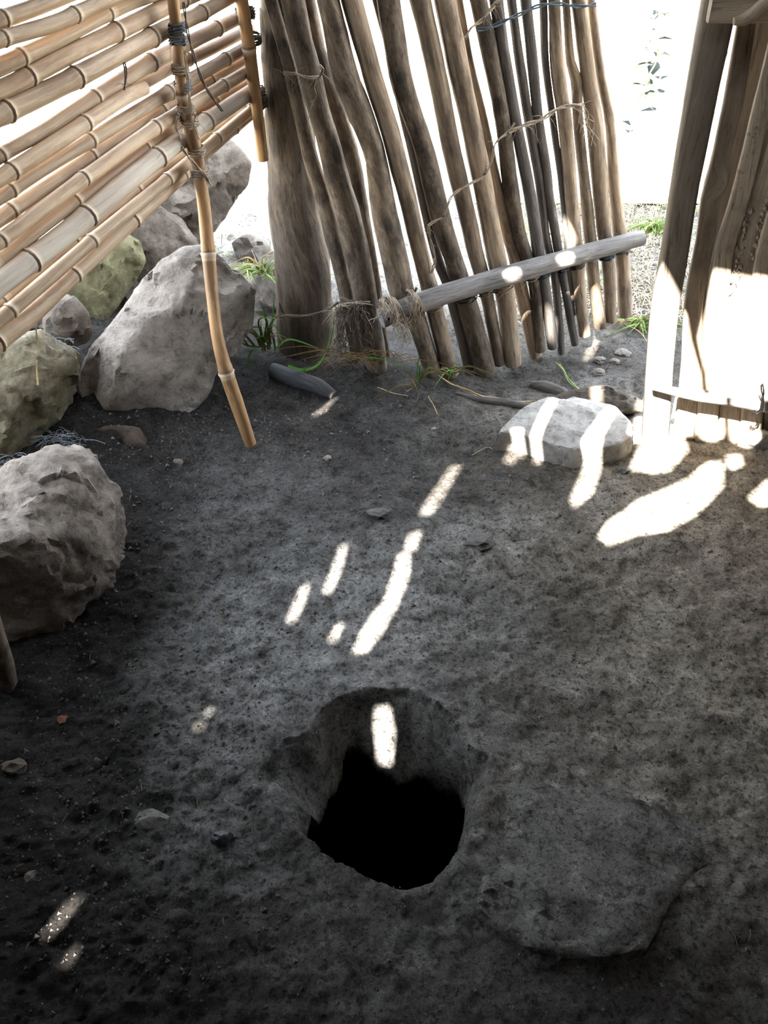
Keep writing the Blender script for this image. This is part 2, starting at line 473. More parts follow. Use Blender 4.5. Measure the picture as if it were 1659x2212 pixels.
# ================================================================== THE SETTING
# hole in the floor: rim at floor level, smaller opening below it
RIM = [(700, 1535), (770, 1498), (880, 1496), (965, 1545), (1010, 1615), (1055, 1650), (1042, 1700), (1028, 1760), (1008, 1820), (968, 1885), (880, 1926), (795, 1897), (690, 1842), (640, 1795), (590, 1735), (575, 1665), (610, 1610), (660, 1590)]
OPN = [(748, 1640, -.15), (800, 1652, -.16), (870, 1692, -.16), (950, 1712, -.15), (992, 1722, -.13), (1003, 1758, -.07), (994, 1820, -.03), (960, 1885, -.01), (880, 1922, -.005), (800, 1893, -.005), (700, 1838, -.01), (664, 1806, -.04), (700, 1745, -.11), (735, 1690, -.14)]
rimP = smooth_poly([tuple(on_ground(u, v).xy) for u, v in RIM], 5)
opnP = smooth_poly([tuple(on_ground(u, v, z).xy) for u, v, z in OPN], 5)
opnZ = [z for _, _, z in OPN]
LEDGE_Y = 2.3
BANK = [tuple(on_ground(u, v).xy) for u, v in [(560, 860), (540, 950), (420, 930), (330, 1000), (285, 1100), (280, 1220), (180, 1360), (60, 1400), (30, 1520), (-200, 1600)]]
def height(X, Y, detail=True):
    z = .006 * fbm(X, Y, 2.2, 3, 11) + .006 * fbm(X, Y, 7, 4, 3)
    left = 1 / (1 + np.exp((X + .28 + .12 * (Y - 1.2)) * 14))
    rightc = 1 / (1 + np.exp(-(X - .35) * 10))
    if detail:
        z = z + (.0024 + .0028 * left) * fbm(X, Y, 34, 4, 21, .72) + .0022 * left * fbm(X, Y, 70, 2, 91)
        rr = 1 - np.abs(fbm(X + .1 * vnoise(X * 5, Y * 5, 4), Y, 9, 3, 31)); z = z + .005 * (rr - .5)
    # bank rising to the stones on the left
    b = np.clip((-(X + .50 + .35 * np.clip(1.9 - Y, -.6, 1.0)) ), 0, .3); z = z + b * .35 * (1 / (1 + np.exp((Y - 2.65) * 12)))
    # step down towards the gate
    st = 1 / (1 + np.exp(-(Y - (2.26 + .05 * np.sin(X * 7)) ) * 45)) * (1 / (1 + np.exp(-(X - .12) * 30)))
    z = z - .035 * st
    # earth heaped against the trunk and along the foot of the gate on the left
    z = z + .03 * np.exp(-(((X + .10) / .28) ** 2 + ((Y - 2.42) / .12) ** 2))
    # low hump behind the hole
    z = z + .03 * np.exp(-(((X + .02) / .35) ** 2 + ((Y - 1.72) / .22) ** 2))
    # outside
    return z
def axis(a, b, fa, fb, fine, coarse):
    return np.concatenate([np.arange(a, fa, coarse), np.arange(fa, fb, fine), np.arange(fb, b + coarse, coarse)])
gx = axis(-2.2, 2.2, -.55, .75, .006, .013); gy = axis(-1.1, 3.7, .62, 1.75, .006, .013)
X, Y = np.meshgrid(gx, gy)
dO, bx, by = poly_dist(opnP, X, Y)
dR, _, _ = poly_dist(rimP, X, Y)
snap = np.abs(dO) < .0038
X = np.where(snap, bx, X); Y = np.where(snap, by, Y)
Z = height(X, Y)
# funnel between rim and opening
oc = np.array([np.array(on_ground(u, v, z).xy) for u, v, z in OPN])
wz = np.zeros(X.shape); wt = np.zeros(X.shape)
near = (np.abs(X - .03) < .5) & (np.abs(Y - 1.1) < .5)
for (cx, cy), z in zip(oc, opnZ):
    ww = 1 / ((X[near] - cx) ** 2 + (Y[near] - cy) ** 2 + 1e-4) ** 2
    wz[near] += ww * z; wt[near] += ww
wz = np.where(wt > 0, wz / np.maximum(wt, 1e-9), 0)
inR = dR < 0
s = np.clip(-dR, 0, 1) / (np.clip(-dR, 0, 1) + np.clip(dO, 0, 1) + 1e-6)
s = np.where(inR, s, 0)
s = s ** 1.5
lip = .006 * np.exp(-(np.clip(dR, 0, 1) / .035) ** 2) * ~inR
funnel = s * wz * (1 + .15 * fbm(X, Y, 16, 3, 8)) + np.where(inR, .008 * fbm(X, Y, 30, 3, 9), 0)
Z = Z + funnel + lip
# soil mask colours: R ashy clay, G dark moist soil, B outdoor tan soil, A sunlit look painted on shaded ground
nz = fbm(X, Y, 3.1, 4, 55); nz2 = fbm(X, Y, 7, 4, 77)
ash = np.exp(-(((X - .02) / .62) ** 2 + ((Y - 1.32) / .6) ** 2)) * .8 + .34 * nz + .26 * nz2
ash = np.clip(ash, 0, .9)
dark = 1 / (1 + np.exp((X + .30 + .14 * (Y - 1.2) + .10 * nz) * 9)) * (.95 + .3 * nz2)
dark = np.maximum(dark, .72 / (1 + np.exp(-(Y - (1.66 + .75 * X) - .07 * nz) * 11)) / (1 + np.exp((X - .30 - .1 * nz) * 12)) * (.9 + .3 * nz2))
dark = np.maximum(dark, .97 / (1 + np.exp(-(-.37 - X + .09 * nz2) * 15)) / (1 + np.exp(-(Y - 1.25) * 8)))
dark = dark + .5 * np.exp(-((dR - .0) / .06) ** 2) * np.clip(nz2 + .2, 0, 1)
dark = np.clip(dark, 0, .96) * (Y < 2.75)
tan = 1 / (1 + np.exp(-(Y - 2.72 - .10 * nz) * 12)) * .38 + .75 / (1 + np.exp(-(X - .34 + .15 * nz - .12 * (Y - 1.8)) * 8)) / (1 + np.exp(-(Y - .95 + .1 * nz) * 9)) / (1 + np.exp((Y - 2.35) * 14))
tan = np.clip(tan, 0, .9)
pale = 1 / (1 + np.exp(-(Y - 2.92 - .08 * nz) * 22)) / (1 + np.exp((X - .62 - .2 * nz) * 14))  # painted sunlight: whitens ground that lies in the roof's shadow
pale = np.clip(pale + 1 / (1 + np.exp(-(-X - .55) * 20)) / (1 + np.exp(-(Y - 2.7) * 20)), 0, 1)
ny, nx = X.shape
vid = np.arange(nx * ny).reshape(ny, nx)
dead = (dO < -.001) & ~snap
q = np.stack([vid[:-1, :-1], vid[:-1, 1:], vid[1:, 1:], vid[1:, :-1]], -1).reshape(-1, 4)
dq = dead.ravel()[q].any(1)
# a face with all four corners snapped lies inside the opening
allsnap = snap.ravel()[q].all(1)
q = q[~(dq | allsnap)]
me = bpy.data.meshes.new('floor')
me.vertices.add(nx * ny); me.vertices.foreach_set('co', np.stack([X, Y, Z], -1).astype(np.float32).ravel())
me.loops.add(q.size); me.loops.foreach_set('vertex_index', q.ravel().astype(np.int32))
me.polygons.add(len(q)); me.polygons.foreach_set('loop_start', np.arange(0, q.size, 4, dtype=np.int32))
me.update(calc_edges=True)
ca = me.color_attributes.new('soil', 'FLOAT_COLOR', 'POINT')
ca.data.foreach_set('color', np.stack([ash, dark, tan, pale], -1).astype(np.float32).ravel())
bm = bmesh.new(); bm.from_mesh(me)
bmesh.ops.delete(bm, geom=[v for v in bm.verts if not v.link_faces], context='VERTS')
rim_e = [e for e in bm.edges if e.is_boundary and abs((e.verts[0].co.x + e.verts[1].co.x) / 2 - .03) < .4 and abs((e.verts[0].co.y + e.verts[1].co.y) / 2 - 1.1) < .4]
g = bmesh.ops.extrude_edge_only(bm, edges=rim_e)
cen = Vector((np.mean([p[0] for p in opnP]), np.mean([p[1] for p in opnP]), 0))
for v in g['geom']:
    if isinstance(v, bmesh.types.BMVert):
        d = v.co - cen; d.z = 0
        v.co += d.normalized() * .17 + Vector((0, 0, -.06 - .5 * (v.co.z + .15)))
bmesh.ops.recalc_face_normals(bm, faces=bm.faces[:])
bm.to_mesh(me); bm.free()
me.polygons.foreach_set('use_smooth', [True] * len(me.polygons))
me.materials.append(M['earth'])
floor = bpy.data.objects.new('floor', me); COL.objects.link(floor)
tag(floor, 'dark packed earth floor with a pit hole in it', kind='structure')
def ground_z(x, y):
    return float(height(np.array([[x]], float), np.array([[y]], float))[0, 0])

# pit chamber under the hole
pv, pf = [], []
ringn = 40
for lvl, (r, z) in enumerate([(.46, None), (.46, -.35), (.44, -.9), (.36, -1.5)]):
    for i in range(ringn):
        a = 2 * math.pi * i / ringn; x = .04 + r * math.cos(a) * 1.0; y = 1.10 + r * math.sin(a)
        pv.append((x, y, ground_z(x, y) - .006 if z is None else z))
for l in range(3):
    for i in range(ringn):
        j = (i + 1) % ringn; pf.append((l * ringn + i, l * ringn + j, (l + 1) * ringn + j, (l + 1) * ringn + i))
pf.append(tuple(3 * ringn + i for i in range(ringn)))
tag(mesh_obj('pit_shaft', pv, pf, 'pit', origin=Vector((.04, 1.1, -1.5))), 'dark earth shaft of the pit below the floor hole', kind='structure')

# outdoor ground around the hut
gv, gf = [], []
def gq(x0, y0, x1, y1):
    k = len(gv); gv.extend([(x0, y0, -.03), (x1, y0, -.03), (x1, y1, -.03), (x0, y1, -.03)]); gf.append((k, k + 1, k + 2, k + 3))
gq(-30, -30, -2.15, 30); gq(2.15, -30, 30, 30); gq(-2.15, -30, 2.15, -1.05); gq(-2.15, 3.62, 2.15, 30)
tag(mesh_obj('outdoor_ground', gv, gf, 'outside', origin=Vector((0, 0, -.03)), smooth=False), 'sun bleached dry ground outside the hut', kind='structure')

# ---- the roof: thatch with worn gaps through which sunlight falls in streaks
ROOF_Z = 2.0; FRINGE = 1.2
def to_roof(p):
    p = Vector(p); return p - LDIR * ((ROOF_Z - p.z) / -LDIR.z) * -1 * -1 if False else p + LDIR * ((ROOF_Z - p.z) / LDIR.z)
GAPS = []
def thin(P, k):
    a = np.array([tuple(p) for p in P]); c = a.mean(0); _, _, vt = np.linalg.svd(a - c); q = (a - c) @ vt.T; q[:, 1] *= k
    return [Vector(p) for p in q @ vt + c]
def gap_ground(pts, z=0.0, k=1.0): GAPS.append(thin([to_roof(on_ground(u, v, z)).xy for u, v in pts], k))
def gap_plane(pts, p, n): GAPS.append([to_roof(on_plane(u, v, Vector(p), Vector(n))).xy for u, v in pts])
gap_ground([(999, 1004), (972, 1004), (918, 1095), (912, 1122), (938, 1124), (964, 1080)], 0, 0.72)
gap_ground([(916, 1155), (892, 1162), (880, 1198), (906, 1198)], 0, 0.8)
gap_ground([(892, 1202), (866, 1202), (840, 1290), (795, 1345), (760, 1412), (786, 1412), (830, 1365), (860, 1310), (884, 1260)], 0, 0.85)
gap_ground([(760, 1183), (740, 1187), (697, 1283), (712, 1290), (740, 1250)], 0, 0.62)
gap_ground([(673, 1265), (652, 1272), (615, 1343), (632, 1350), (660, 1310)], 0, 0.62)
gap_ground([(745, 1350), (726, 1353), (708, 1387), (726, 1391)], 0, 0.6)
gap_ground([(178, 1934), (158, 1938), (86, 2024), (100, 2033), (156, 1978)], 0, 0.7)
gap_ground([(167, 2049), (148, 2053), (130, 2088), (146, 2093)], 0, 0.7)
gap_ground([(455, 1532), (445, 1535), (438, 1548), (448, 1548)])
gap_ground([(436, 1562), (426, 1565), (420, 1582), (430, 1582)])
GAPS.append([to_roof(on_ground(u, v, z)).xy for u, v, z in [(800, 1580, -.05), (808, 1530, -.015), (836, 1526, -.015), (842, 1580, -.05), (834, 1655, -.12), (808, 1650, -.12)]])
gap_ground([(732, 860), (722, 860), (672, 895), (680, 908), (708, 893)], 0, 0.6)
gap_ground([(1298, 1010), (1262, 1010), (1231, 1085), (1241, 1103), (1280, 1070)], 0, .9)
gap_ground([(1338, 880), (1312, 885), (1255, 955), (1262, 1000), (1292, 1000), (1300, 945)], .06, .85)
gap_ground([(1208, 866), (1188, 866), (1142, 940), (1144, 985), (1162, 985), (1164, 942)], .06, .75)
gap_ground([(1128, 930), (1108, 930), (1106, 975), (1124, 975)], .05)
gap_ground([(1128, 972), (1104, 972), (1086, 1002), (1106, 1008)])
gap_ground([(1560, 992), (1530, 998), (1490, 1035), (1380, 1085), (1315, 1133), (1293, 1165), (1315, 1181), (1370, 1160), (1440, 1150), (1500, 1115), (1560, 1055)])
gap_ground([(1395, 935), (1470, 940), (1486, 972), (1445, 1020), (1410, 1025), (1360, 1020), (1376, 985)])
gap_ground([(1568, 982), (1598, 982), (1604, 1008), (1578, 1018)])
gap_ground([(1659, 1040), (1614, 1080), (1640, 1098), (1700, 1088), (1720, 1030)])
FP, FN = (0, 2.05, 0), (0, -1, 0)
gap_plane([(1405, 590), (1428, 565), (1482, 665), (1490, 720), (1512, 800), (1517, 925), (1470, 930), (1440, 950), (1360, 960), (1370, 800)], FP, FN)
gap_plane([(1545, 570), (1660, 590), (1740, 620), (1740, 800), (1650, 880), (1535, 870), (1528, 800), (1510, 720)], FP, FN)
gap_plane([(1512, 868), (1560, 872), (1565, 930), (1540, 948), (1512, 935)], FP, FN)
gap_plane([(1578, 880), (1640, 885), (1636, 960), (1612, 975), (1580, 940)], FP, FN)
GATE_P, GATE_N = Vector((.1, 2.37, 0)), Vector((.417, -1, 0)).normalized()
BF = GATE_P + GATE_N * .07
def disc(u, v, a, b, tilt=0): return [(u + a * math.cos(t) + tilt * b * math.sin(t), v + b * math.sin(t)) for t in [k * math.pi / 5 for k in range(10)]]
gap_plane(disc(1221, 560, 18, 24), BF, GATE_N); gap_plane(disc(1106, 594, 18, 24), BF, GATE_N)
GF = GATE_P + GATE_N * .015
gap_plane([(1200, 460), (1216, 455), (1248, 530), (1226, 540)], GF, GATE_N)
gap_plane([(1293, 620), (1276, 618), (1278, 700), (1302, 690)], GF, GATE_N)
gap_plane([(1182, 662), (1198, 680), (1193, 745), (1180, 725)], GF, GATE_N)
gap_ground([(1296, 728), (1268, 748), (1258, 778), (1276, 768)], -.03)
gap_ground([(1300, 840), (1278, 842), (1276, 875), (1298, 875)], .04)
_c = [(-1.6, -1.0), (1.75, -1.0), (1.75, 2.2), (-.05, 2.2), (-.14, 2.8), (-.80, 2.8), (-1.5, 1.5), (-1.6, 1.5)]
rgo = random.Random(12); outline = []
for (x0, y0), (x1, y1) in zip(_c, _c[1:] + _c[:1]):
    k = max(1, int(math.hypot(x1 - x0, y1 - y0) / .05)) if y0 > 1 and y1 > 1 else 1
    for i in range(k):
        j = rgo.uniform(-.10, .05) + .10 * noise.noise(Vector((i * .37, x0, 0))) if i else 0
        outline.append((x0 + (x1 - x0) * i / k + j * .4, y0 + (y1 - y0) * i / k + j))
no_ = len(outline); pts2 = [Vector(p) for p in outline]; edges = [(i, (i + 1) % no_) for i in range(no_)]
for gp in GAPS:
    k = len(pts2); pts2 += [Vector(p) for p in gp]; edges += [(k + i, k + (i + 1) % len(gp)) for i in range(len(gp))]
vv, ee, ff, *_ = delaunay_2d_cdt(pts2, edges, [], 0, 1e-6)
ol = [tuple(p) for p in outline]
keep = []
for f in ff:
    cx = sum(vv[i].x for i in f) / len(f); cy = sum(vv[i].y for i in f) / len(f)
    if poly_contains(ol, cx, cy) and not any(poly_contains([tuple(p) for p in gp], cx, cy) for gp in GAPS): keep.append(tuple(f))
bm = bmesh.new(); bv = [bm.verts.new((p.x, p.y, ROOF_Z)) for p in vv]
for f in keep: bm.faces.new([bv[i] for i in f])
bmesh.ops.recalc_face_normals(bm, faces=bm.faces[:])
ex = bmesh.ops.extrude_face_region(bm, geom=bm.faces[:])
for v in ex['geom']:
    if isinstance(v, bmesh.types.BMVert): v.co.z += .008
bmesh.ops.recalc_face_normals(bm, faces=bm.faces[:])
bm.verts.index_update()
roof = mesh_obj('ceiling', [v.co.copy() for v in bm.verts], [tuple(x.index for x in f.verts) for f in bm.faces], 'thatch', origin=Vector((0, .6, ROOF_Z)), smooth=False)
bm.free(); tag(roof, 'thin worn thatch roof with gaps letting sunlight through', kind='structure')

# mud walls around the part of the hut behind and beside the viewer
def wall(name, a, b, label, t=.08):
    a, b = Vector((*a, 0)), Vector((*b, 0)); d = (b - a); nrm = Vector((-d.y, d.x, 0)).normalized() * t
    n = 24; V, F = [], []
    for k in range(2):
        for i in range(n + 1):
            for j in range(n + 1):
                p = a + d * (i / n) + nrm * (k - .5); z = -.08 + (ROOF_Z + .07) * j / n
                V.append((p + nrm * .25 * noise.noise(Vector((p.x * 3, p.y * 3, z * 3 + k * 9))) + Vector((0, 0, z))))
    W = n + 1; o = W * W
    for i in range(n):
        for j in range(n):
            q = (i * W + j, (i + 1) * W + j, (i + 1) * W + j + 1, i * W + j + 1)
            F.append(q[::-1]); F.append(tuple(x + o for x in q))
    per = [(i, 0) for i in range(n)] + [(n, j) for j in range(n)] + [(n - i, n) for i in range(n)] + [(0, n - j) for j in range(n)]
    ids = [i * W + j for i, j in per]
    for k in range(len(ids)):
        x, y = ids[k], ids[(k + 1) % len(ids)]; F.append((x, y, y + o, x + o))
    return tag(mesh_obj(name, V, F, 'daub'), label, kind='structure')
wall('wall_back', (-1.52, -.88), (1.6, -.88), 'brown mud daub wall behind the viewer')
wall('wall_left', (-1.45, -.84), (-1.45, .86), 'brown mud daub wall at the near left')
wall('wall_left_far', (-1.43, .92), (-.93, 1.32), 'brown mud daub wall between the near left wall and the bamboo')
wall('wall_right', (1.55, -.84), (1.55, 2.12), 'brown mud daub wall at the right')

# unseen thatch fringes added at the roof edge to hold back skylight
def fringe(name, a, b, z0, z1, label, seed):
    rg = random.Random(seed); V, F = [], []
    a, b = Vector((*a, 0)), Vector((*b, 0)); d = (b - a); nn = Vector((-d.y, d.x, 0)).normalized(); n = int(d.length / .022)
    for layer in range(3):
        for i in range(n):
            c = a + d * ((i + rg.uniform(-.4, .4)) / n) + nn * (.02 * layer - .02); wv = d.normalized() * rg.uniform(.012, .02)
            zb = z0 + rg.uniform(0, .09); k = len(V); t = nn * .006
            for zz, sh in ((z1, 0), (zb, rg.uniform(-.015, .015))):
                o_ = Vector((0, 0, zz)) + nn * sh
                V.extend([c - wv + o_ - t, c + wv + o_ - t, c + wv + o_ + t, c - wv + o_ + t])
            for q in ((0, 1, 5, 4), (1, 2, 6, 5), (2, 3, 7, 6), (3, 0, 4, 7), (4, 5, 6, 7)): F.append(tuple(k + x for x in q))
    return tag(mesh_obj(name, V, F, 'thatch', smooth=False), label, kind='structure')
fringe('shade_fringe_1', (-.05, 2.15), (1.6, 2.15), FRINGE, ROOF_Z, 'unseen thatch fringe added above the gate to hold back daylight', 1)
fringe('shade_fringe_2', (-1.45, 1.5), (-.78, 2.74), FRINGE, ROOF_Z, 'unseen thatch fringe added above the bamboo to hold back daylight', 2)
fringe('shade_fringe_3', (-.75, 2.76), (-.14, 2.76), FRINGE, ROOF_Z, 'unseen thatch fringe added behind the trunk to hold back daylight', 3)

# ================================================================== BAMBOO WALL (left)
WA = math.radians(27)
WP = Vector((-.31, 2.50, 0)); WN = Vector((math.cos(WA), -math.sin(WA), 0))     # faces into the room
bw = empty('bamboo_screen', on_plane(300, 700, WP, WN).xy.to_3d(), 'wall of tied horizontal bamboo canes above the piled stones', 'bamboo wall')
CANES = [  # pixel centre line with widths, offset from the wall plane
    ([(-60, 68, 40), (0, 43, 38), (60, 22, 36), (125, -4, 36), (300, -75, 34)], .0, 'bamboo'),
    ([(-60, 108, 36), (0, 85, 34), (120, 50, 34), (225, 3, 32), (400, -60, 30)], .022, 'bamboo'),
    ([(-60, 168, 42), (0, 143, 40), (36, 128, 38), (145, 75, 34), (265, 12, 32), (335, -14, 30), (500, -80, 28)], -.008, 'bamboo'),
    ([(-60, 222, 44), (0, 195, 42), (43, 175, 42), (145, 120, 40), (300, 45, 38), (365, 12, 34), (530, -60, 30)], .0, 'bamboo'),
    ([(-60, 275, 50), (0, 247, 48), (155, 172, 44), (325, 82, 40), (368, 58, 36), (420, 36, 32), (530, -25, 28)], .012, 'bamboo'),
    ([(-60, 370, 34), (0, 335, 33), (90, 285, 32), (185, 224, 34), (325, 135, 36), (372, 110, 34), (535, 28, 28)], .0, 'bamboo'),
    ([(-60, 420, 36), (0, 385, 36), (95, 325, 38), (190, 262, 34), (270, 210, 32), (312, 190, 30)], .02, 'bamboo'),
    ([(200, 240, 28), (300, 185, 28), (380, 140, 28), (450, 108, 27), (540, 62, 25)], -.022, 'bamboo'),
    ([(-60, 460, 32), (0, 425, 32), (110, 354, 31), (225, 285, 32), (375, 194, 30), (540, 98, 25)], .006, 'bamboo'),
    ([(-60, 510, 40), (0, 470, 38), (120, 390, 36), (240, 310, 34), (375, 222, 32), (540, 122, 26)], -.012, 'bamboo'),
    ([(-60, 562, 34), (0, 520, 33), (145, 412, 32), (300, 300, 31), (385, 244, 29), (545, 148, 25)], .018, 'bamboo'),
    ([(-60, 608, 34), (0, 562, 34), (90, 488, 33), (210, 400, 32), (300, 330, 30), (395, 264, 28), (545, 172, 25)], -.006, 'bamboo'),
    ([(-60, 662, 54), (0, 612, 52), (22, 596, 52), (150, 498, 48), (262, 402, 46), (400, 295, 40), (545, 196, 32)], .016, 'bamboo_pale'),
    ([(-60, 708, 30), (0, 656, 30), (80, 592, 28), (190, 498, 27), (280, 424, 27), (400, 328, 25), (545, 222, 22)], -.012, 'bamboo'),
    ([(-60, 745, 34), (0, 690, 33), (85, 618, 32), (185, 532, 30), (275, 458, 29), (340, 405, 27), (405, 352, 26), (545, 236, 22)], .012, 'bamboo'),
    ([(-60, 782, 50), (0, 730, 48), (55, 690, 44), (150, 602, 36), (272, 488, 36), (374, 395, 32), (440, 332, 28), (545, 244, 24)], .0, 'bamboo'),
]
M['bamboo_pale'] = wood_mat('grey_bamboo', (.40, .35, .29), (.52, .47, .40), (.63, .58, .51), grain=(60, 2.2, 1), patch=(22, 3.5, 1), rough=.6, var=.05, dark=(.35, .28, .22), darkamt=.5, bs=.12, fine=.45)
for i, (cl, off, mt) in enumerate(CANES):
    p = [on_plane(u, v, WP + WN * off, WN) for u, v, _ in cl]
    r = [px2m(wd, q) / 2 for (_, _, wd), q in zip(cl, p)]
    bamboo('cane', p, r, mt, bw, seed=i + 3)
# upright canes tied in front of the row
up1 = [(366, -40, 26, .05), (374, 0, 26, .05), (385, 100, 27, .05), (394, 200, 28, .05), (408, 260, 28, .05), (426, 345, 30, .052), (440, 440, 28, .07), (450, 545, 30, .09), (459, 640, 27, .115), (470, 730, 27, .14), (488, 802, 31, .16), (512, 872, 31, .178), (541, 958, 26, .192)]
p = [on_plane(u, v, WP + WN * o, WN) for u, v, _, o in up1]
r = [px2m(wd, q) / 2 for (_, _, wd, _), q in zip(up1, p)]
def arc_to(p, k): return sum((p[i + 1] - p[i]).length for i in range(k))
o = bamboo('upright_cane', p, r, 'bamboo_orange', bw, node_at=[arc_to(p, 3) , arc_to(p, 7), arc_to(p, 10)], seed=40)
o['label'] = 'orange bent cane tied upright and reaching the floor'; upr1 = o
up2 = [(516, -40, 28), (522, 0, 28), (540, 118, 28), (555, 230, 26), (568, 346, 24)]
p2 = [on_plane(u, v, WP + WN * .045, WN) for u, v, _ in up2]
r2 = [px2m(wd, q) / 2 for (_, _, wd), q in zip(up2, p2)]
o = bamboo('upright_cane', p2, r2, 'bamboo_orange', bw, node_at=[arc_to(p2, 1) + .1], seed=41); upr2 = o
# ties around the upright canes
def ring_path(c, ax, r, turns=2, pitch=.008, ph=0, squash=1.0, back=None):
    ax = ax.normalized(); a = ax.orthogonal().normalized(); b = ax.cross(a); out = []
    for i in range(int(10 * turns) + 1):
        t = 2 * math.pi * i / 10
        out.append(c + (a * math.cos(t + ph) + b * math.sin(t + ph)) * r + ax * (pitch * (t / (2 * math.pi) - turns / 2)))
    return out
rg = random.Random(5)
for k, (u, v, wd, off) in enumerate([(383, 60, 30, .05), (384, 85, 30, .05), (390, 150, 32, .05), (396, 185, 34, .05), (402, 235, 36, .05), (410, 262, 36, .05), (424, 325, 36, .052), (430, 372, 36, .055)]):
    c = on_plane(u, v, WP + WN * off, WN); ax = (on_plane(u + 5, v + 40, WP + WN * off, WN) - c)
    pale = k in (0, 1, 3)
    strands('twine_tie', [ring_path(c, p[5] - p[1], px2m(29, c) / 2 + .0025, 4, .0045, rg.uniform(0, 6))], .0026, 'cobweb' if pale else 'twine', upr1, 2, 20 if k in (4, 5, 7) else 6, k)
for k, (u, v) in enumerate([(530, 28), (545, 85), (553, 200), (558, 222)]):
    c = on_plane(u, v, WP + WN * .035, WN)
    strands('twine_tie', [ring_path(c, p2[3] - p2[1], px2m(30, c) / 2 + .004, 4, .005, k)], .0028, 'twine_dark', upr2, 2, 8, 30 + k)
for path, mt in [([(396, 5), (410, 90), (440, 180), (480, 240)], 'twine_dark'), ([(399, 110), (408, 200), (416, 265), (430, 300)], 'twine'), ([(385, 250), (380, 275), (392, 300)], 'twine'), ([(268, 135), (272, 160), (268, 195)], 'twine_dark'), ([(392, 318), (412, 345), (440, 375), (455, 400)], 'twine')]:
    strands('loose_twine', [[on_plane(u, v, WP + WN * .075, WN) for u, v in path]], .0022, mt, bw, 2, 8, len(path))

# ================================================================== TRUNK POST
TY = 2.50; TPN = Vector((0, -1, 0))
tp = [(606, -60, 100), (613, 0, 102), (618, 150, 104), (630, 340, 106), (636, 450, 108), (652, 560, 120), (658, 620, 127), (661, 700, 122), (663, 745, 124), (664, 800, 136)]
p = [on_plane(u, v, Vector((0, TY, 0)), TPN) for u, v, _ in tp]
r = [px2m(wd, q) / 2 for (_, _, wd), q in zip(tp, p)]
p.insert(0, p[0] + (p[0] - p[1]).normalized() * 1.0); r.insert(0, r[0] * .95)
trunk = pole('tree_trunk_post', p, r, 'trunk', None, .025, .10, 28, 3)
tag(trunk, 'thick brown bark covered trunk post between the bamboo wall and the gate', 'post')

# poles leaning between the trunk and the gate
def yplane_pole(pts, Yp, mat, label, name='leaning_pole', seed=0, ext=.7, rough=.13):
    p = [on_plane(u, v, Vector((0, Yp, 0)), TPN) for u, v, _ in pts]
    r = [px2m(wd, q) / 2 for (_, _, wd), q in zip(pts, p)]
    p.insert(0, p[0] + (p[0] - p[1]).normalized() * ext); r.insert(0, r[0])
    e = p[-1] + (p[-1] - p[-2]).normalized() * max(0, (p[-1].z + .03)); p.append(e); r.append(r[-1])
    o = pole(name, p, r, mat, None, .025, rough, 14, seed)
    return tag(o, label, 'pole', 'poles between trunk and gate')
yplane_pole([(585, 0, 30), (628, 157, 30), (673, 345, 34), (704, 450, 36), (743, 607, 34), (757, 680, 32)], 2.425, 'bark', 'slim dark pole leaning right beside the trunk', seed=1)
yplane_pole([(632, 0, 52), (652, 90, 51), (668, 157, 50), (690, 240, 49), (711, 313, 49), (753, 470, 55), (771, 544, 57), (788, 638, 52), (800, 710, 50)], 2.372, 'bark', 'thick patchy barked pole with a twine knot near its top', seed=2)
yplane_pole([(668, 0, 26), (690, 120, 34), (712, 200, 44), (737, 270, 42), (760, 345, 38), (786, 470, 26), (806, 575, 22), (815, 640, 22)], 2.43, 'bark', 'dark pole half hidden behind the twine knotted pole', seed=3)

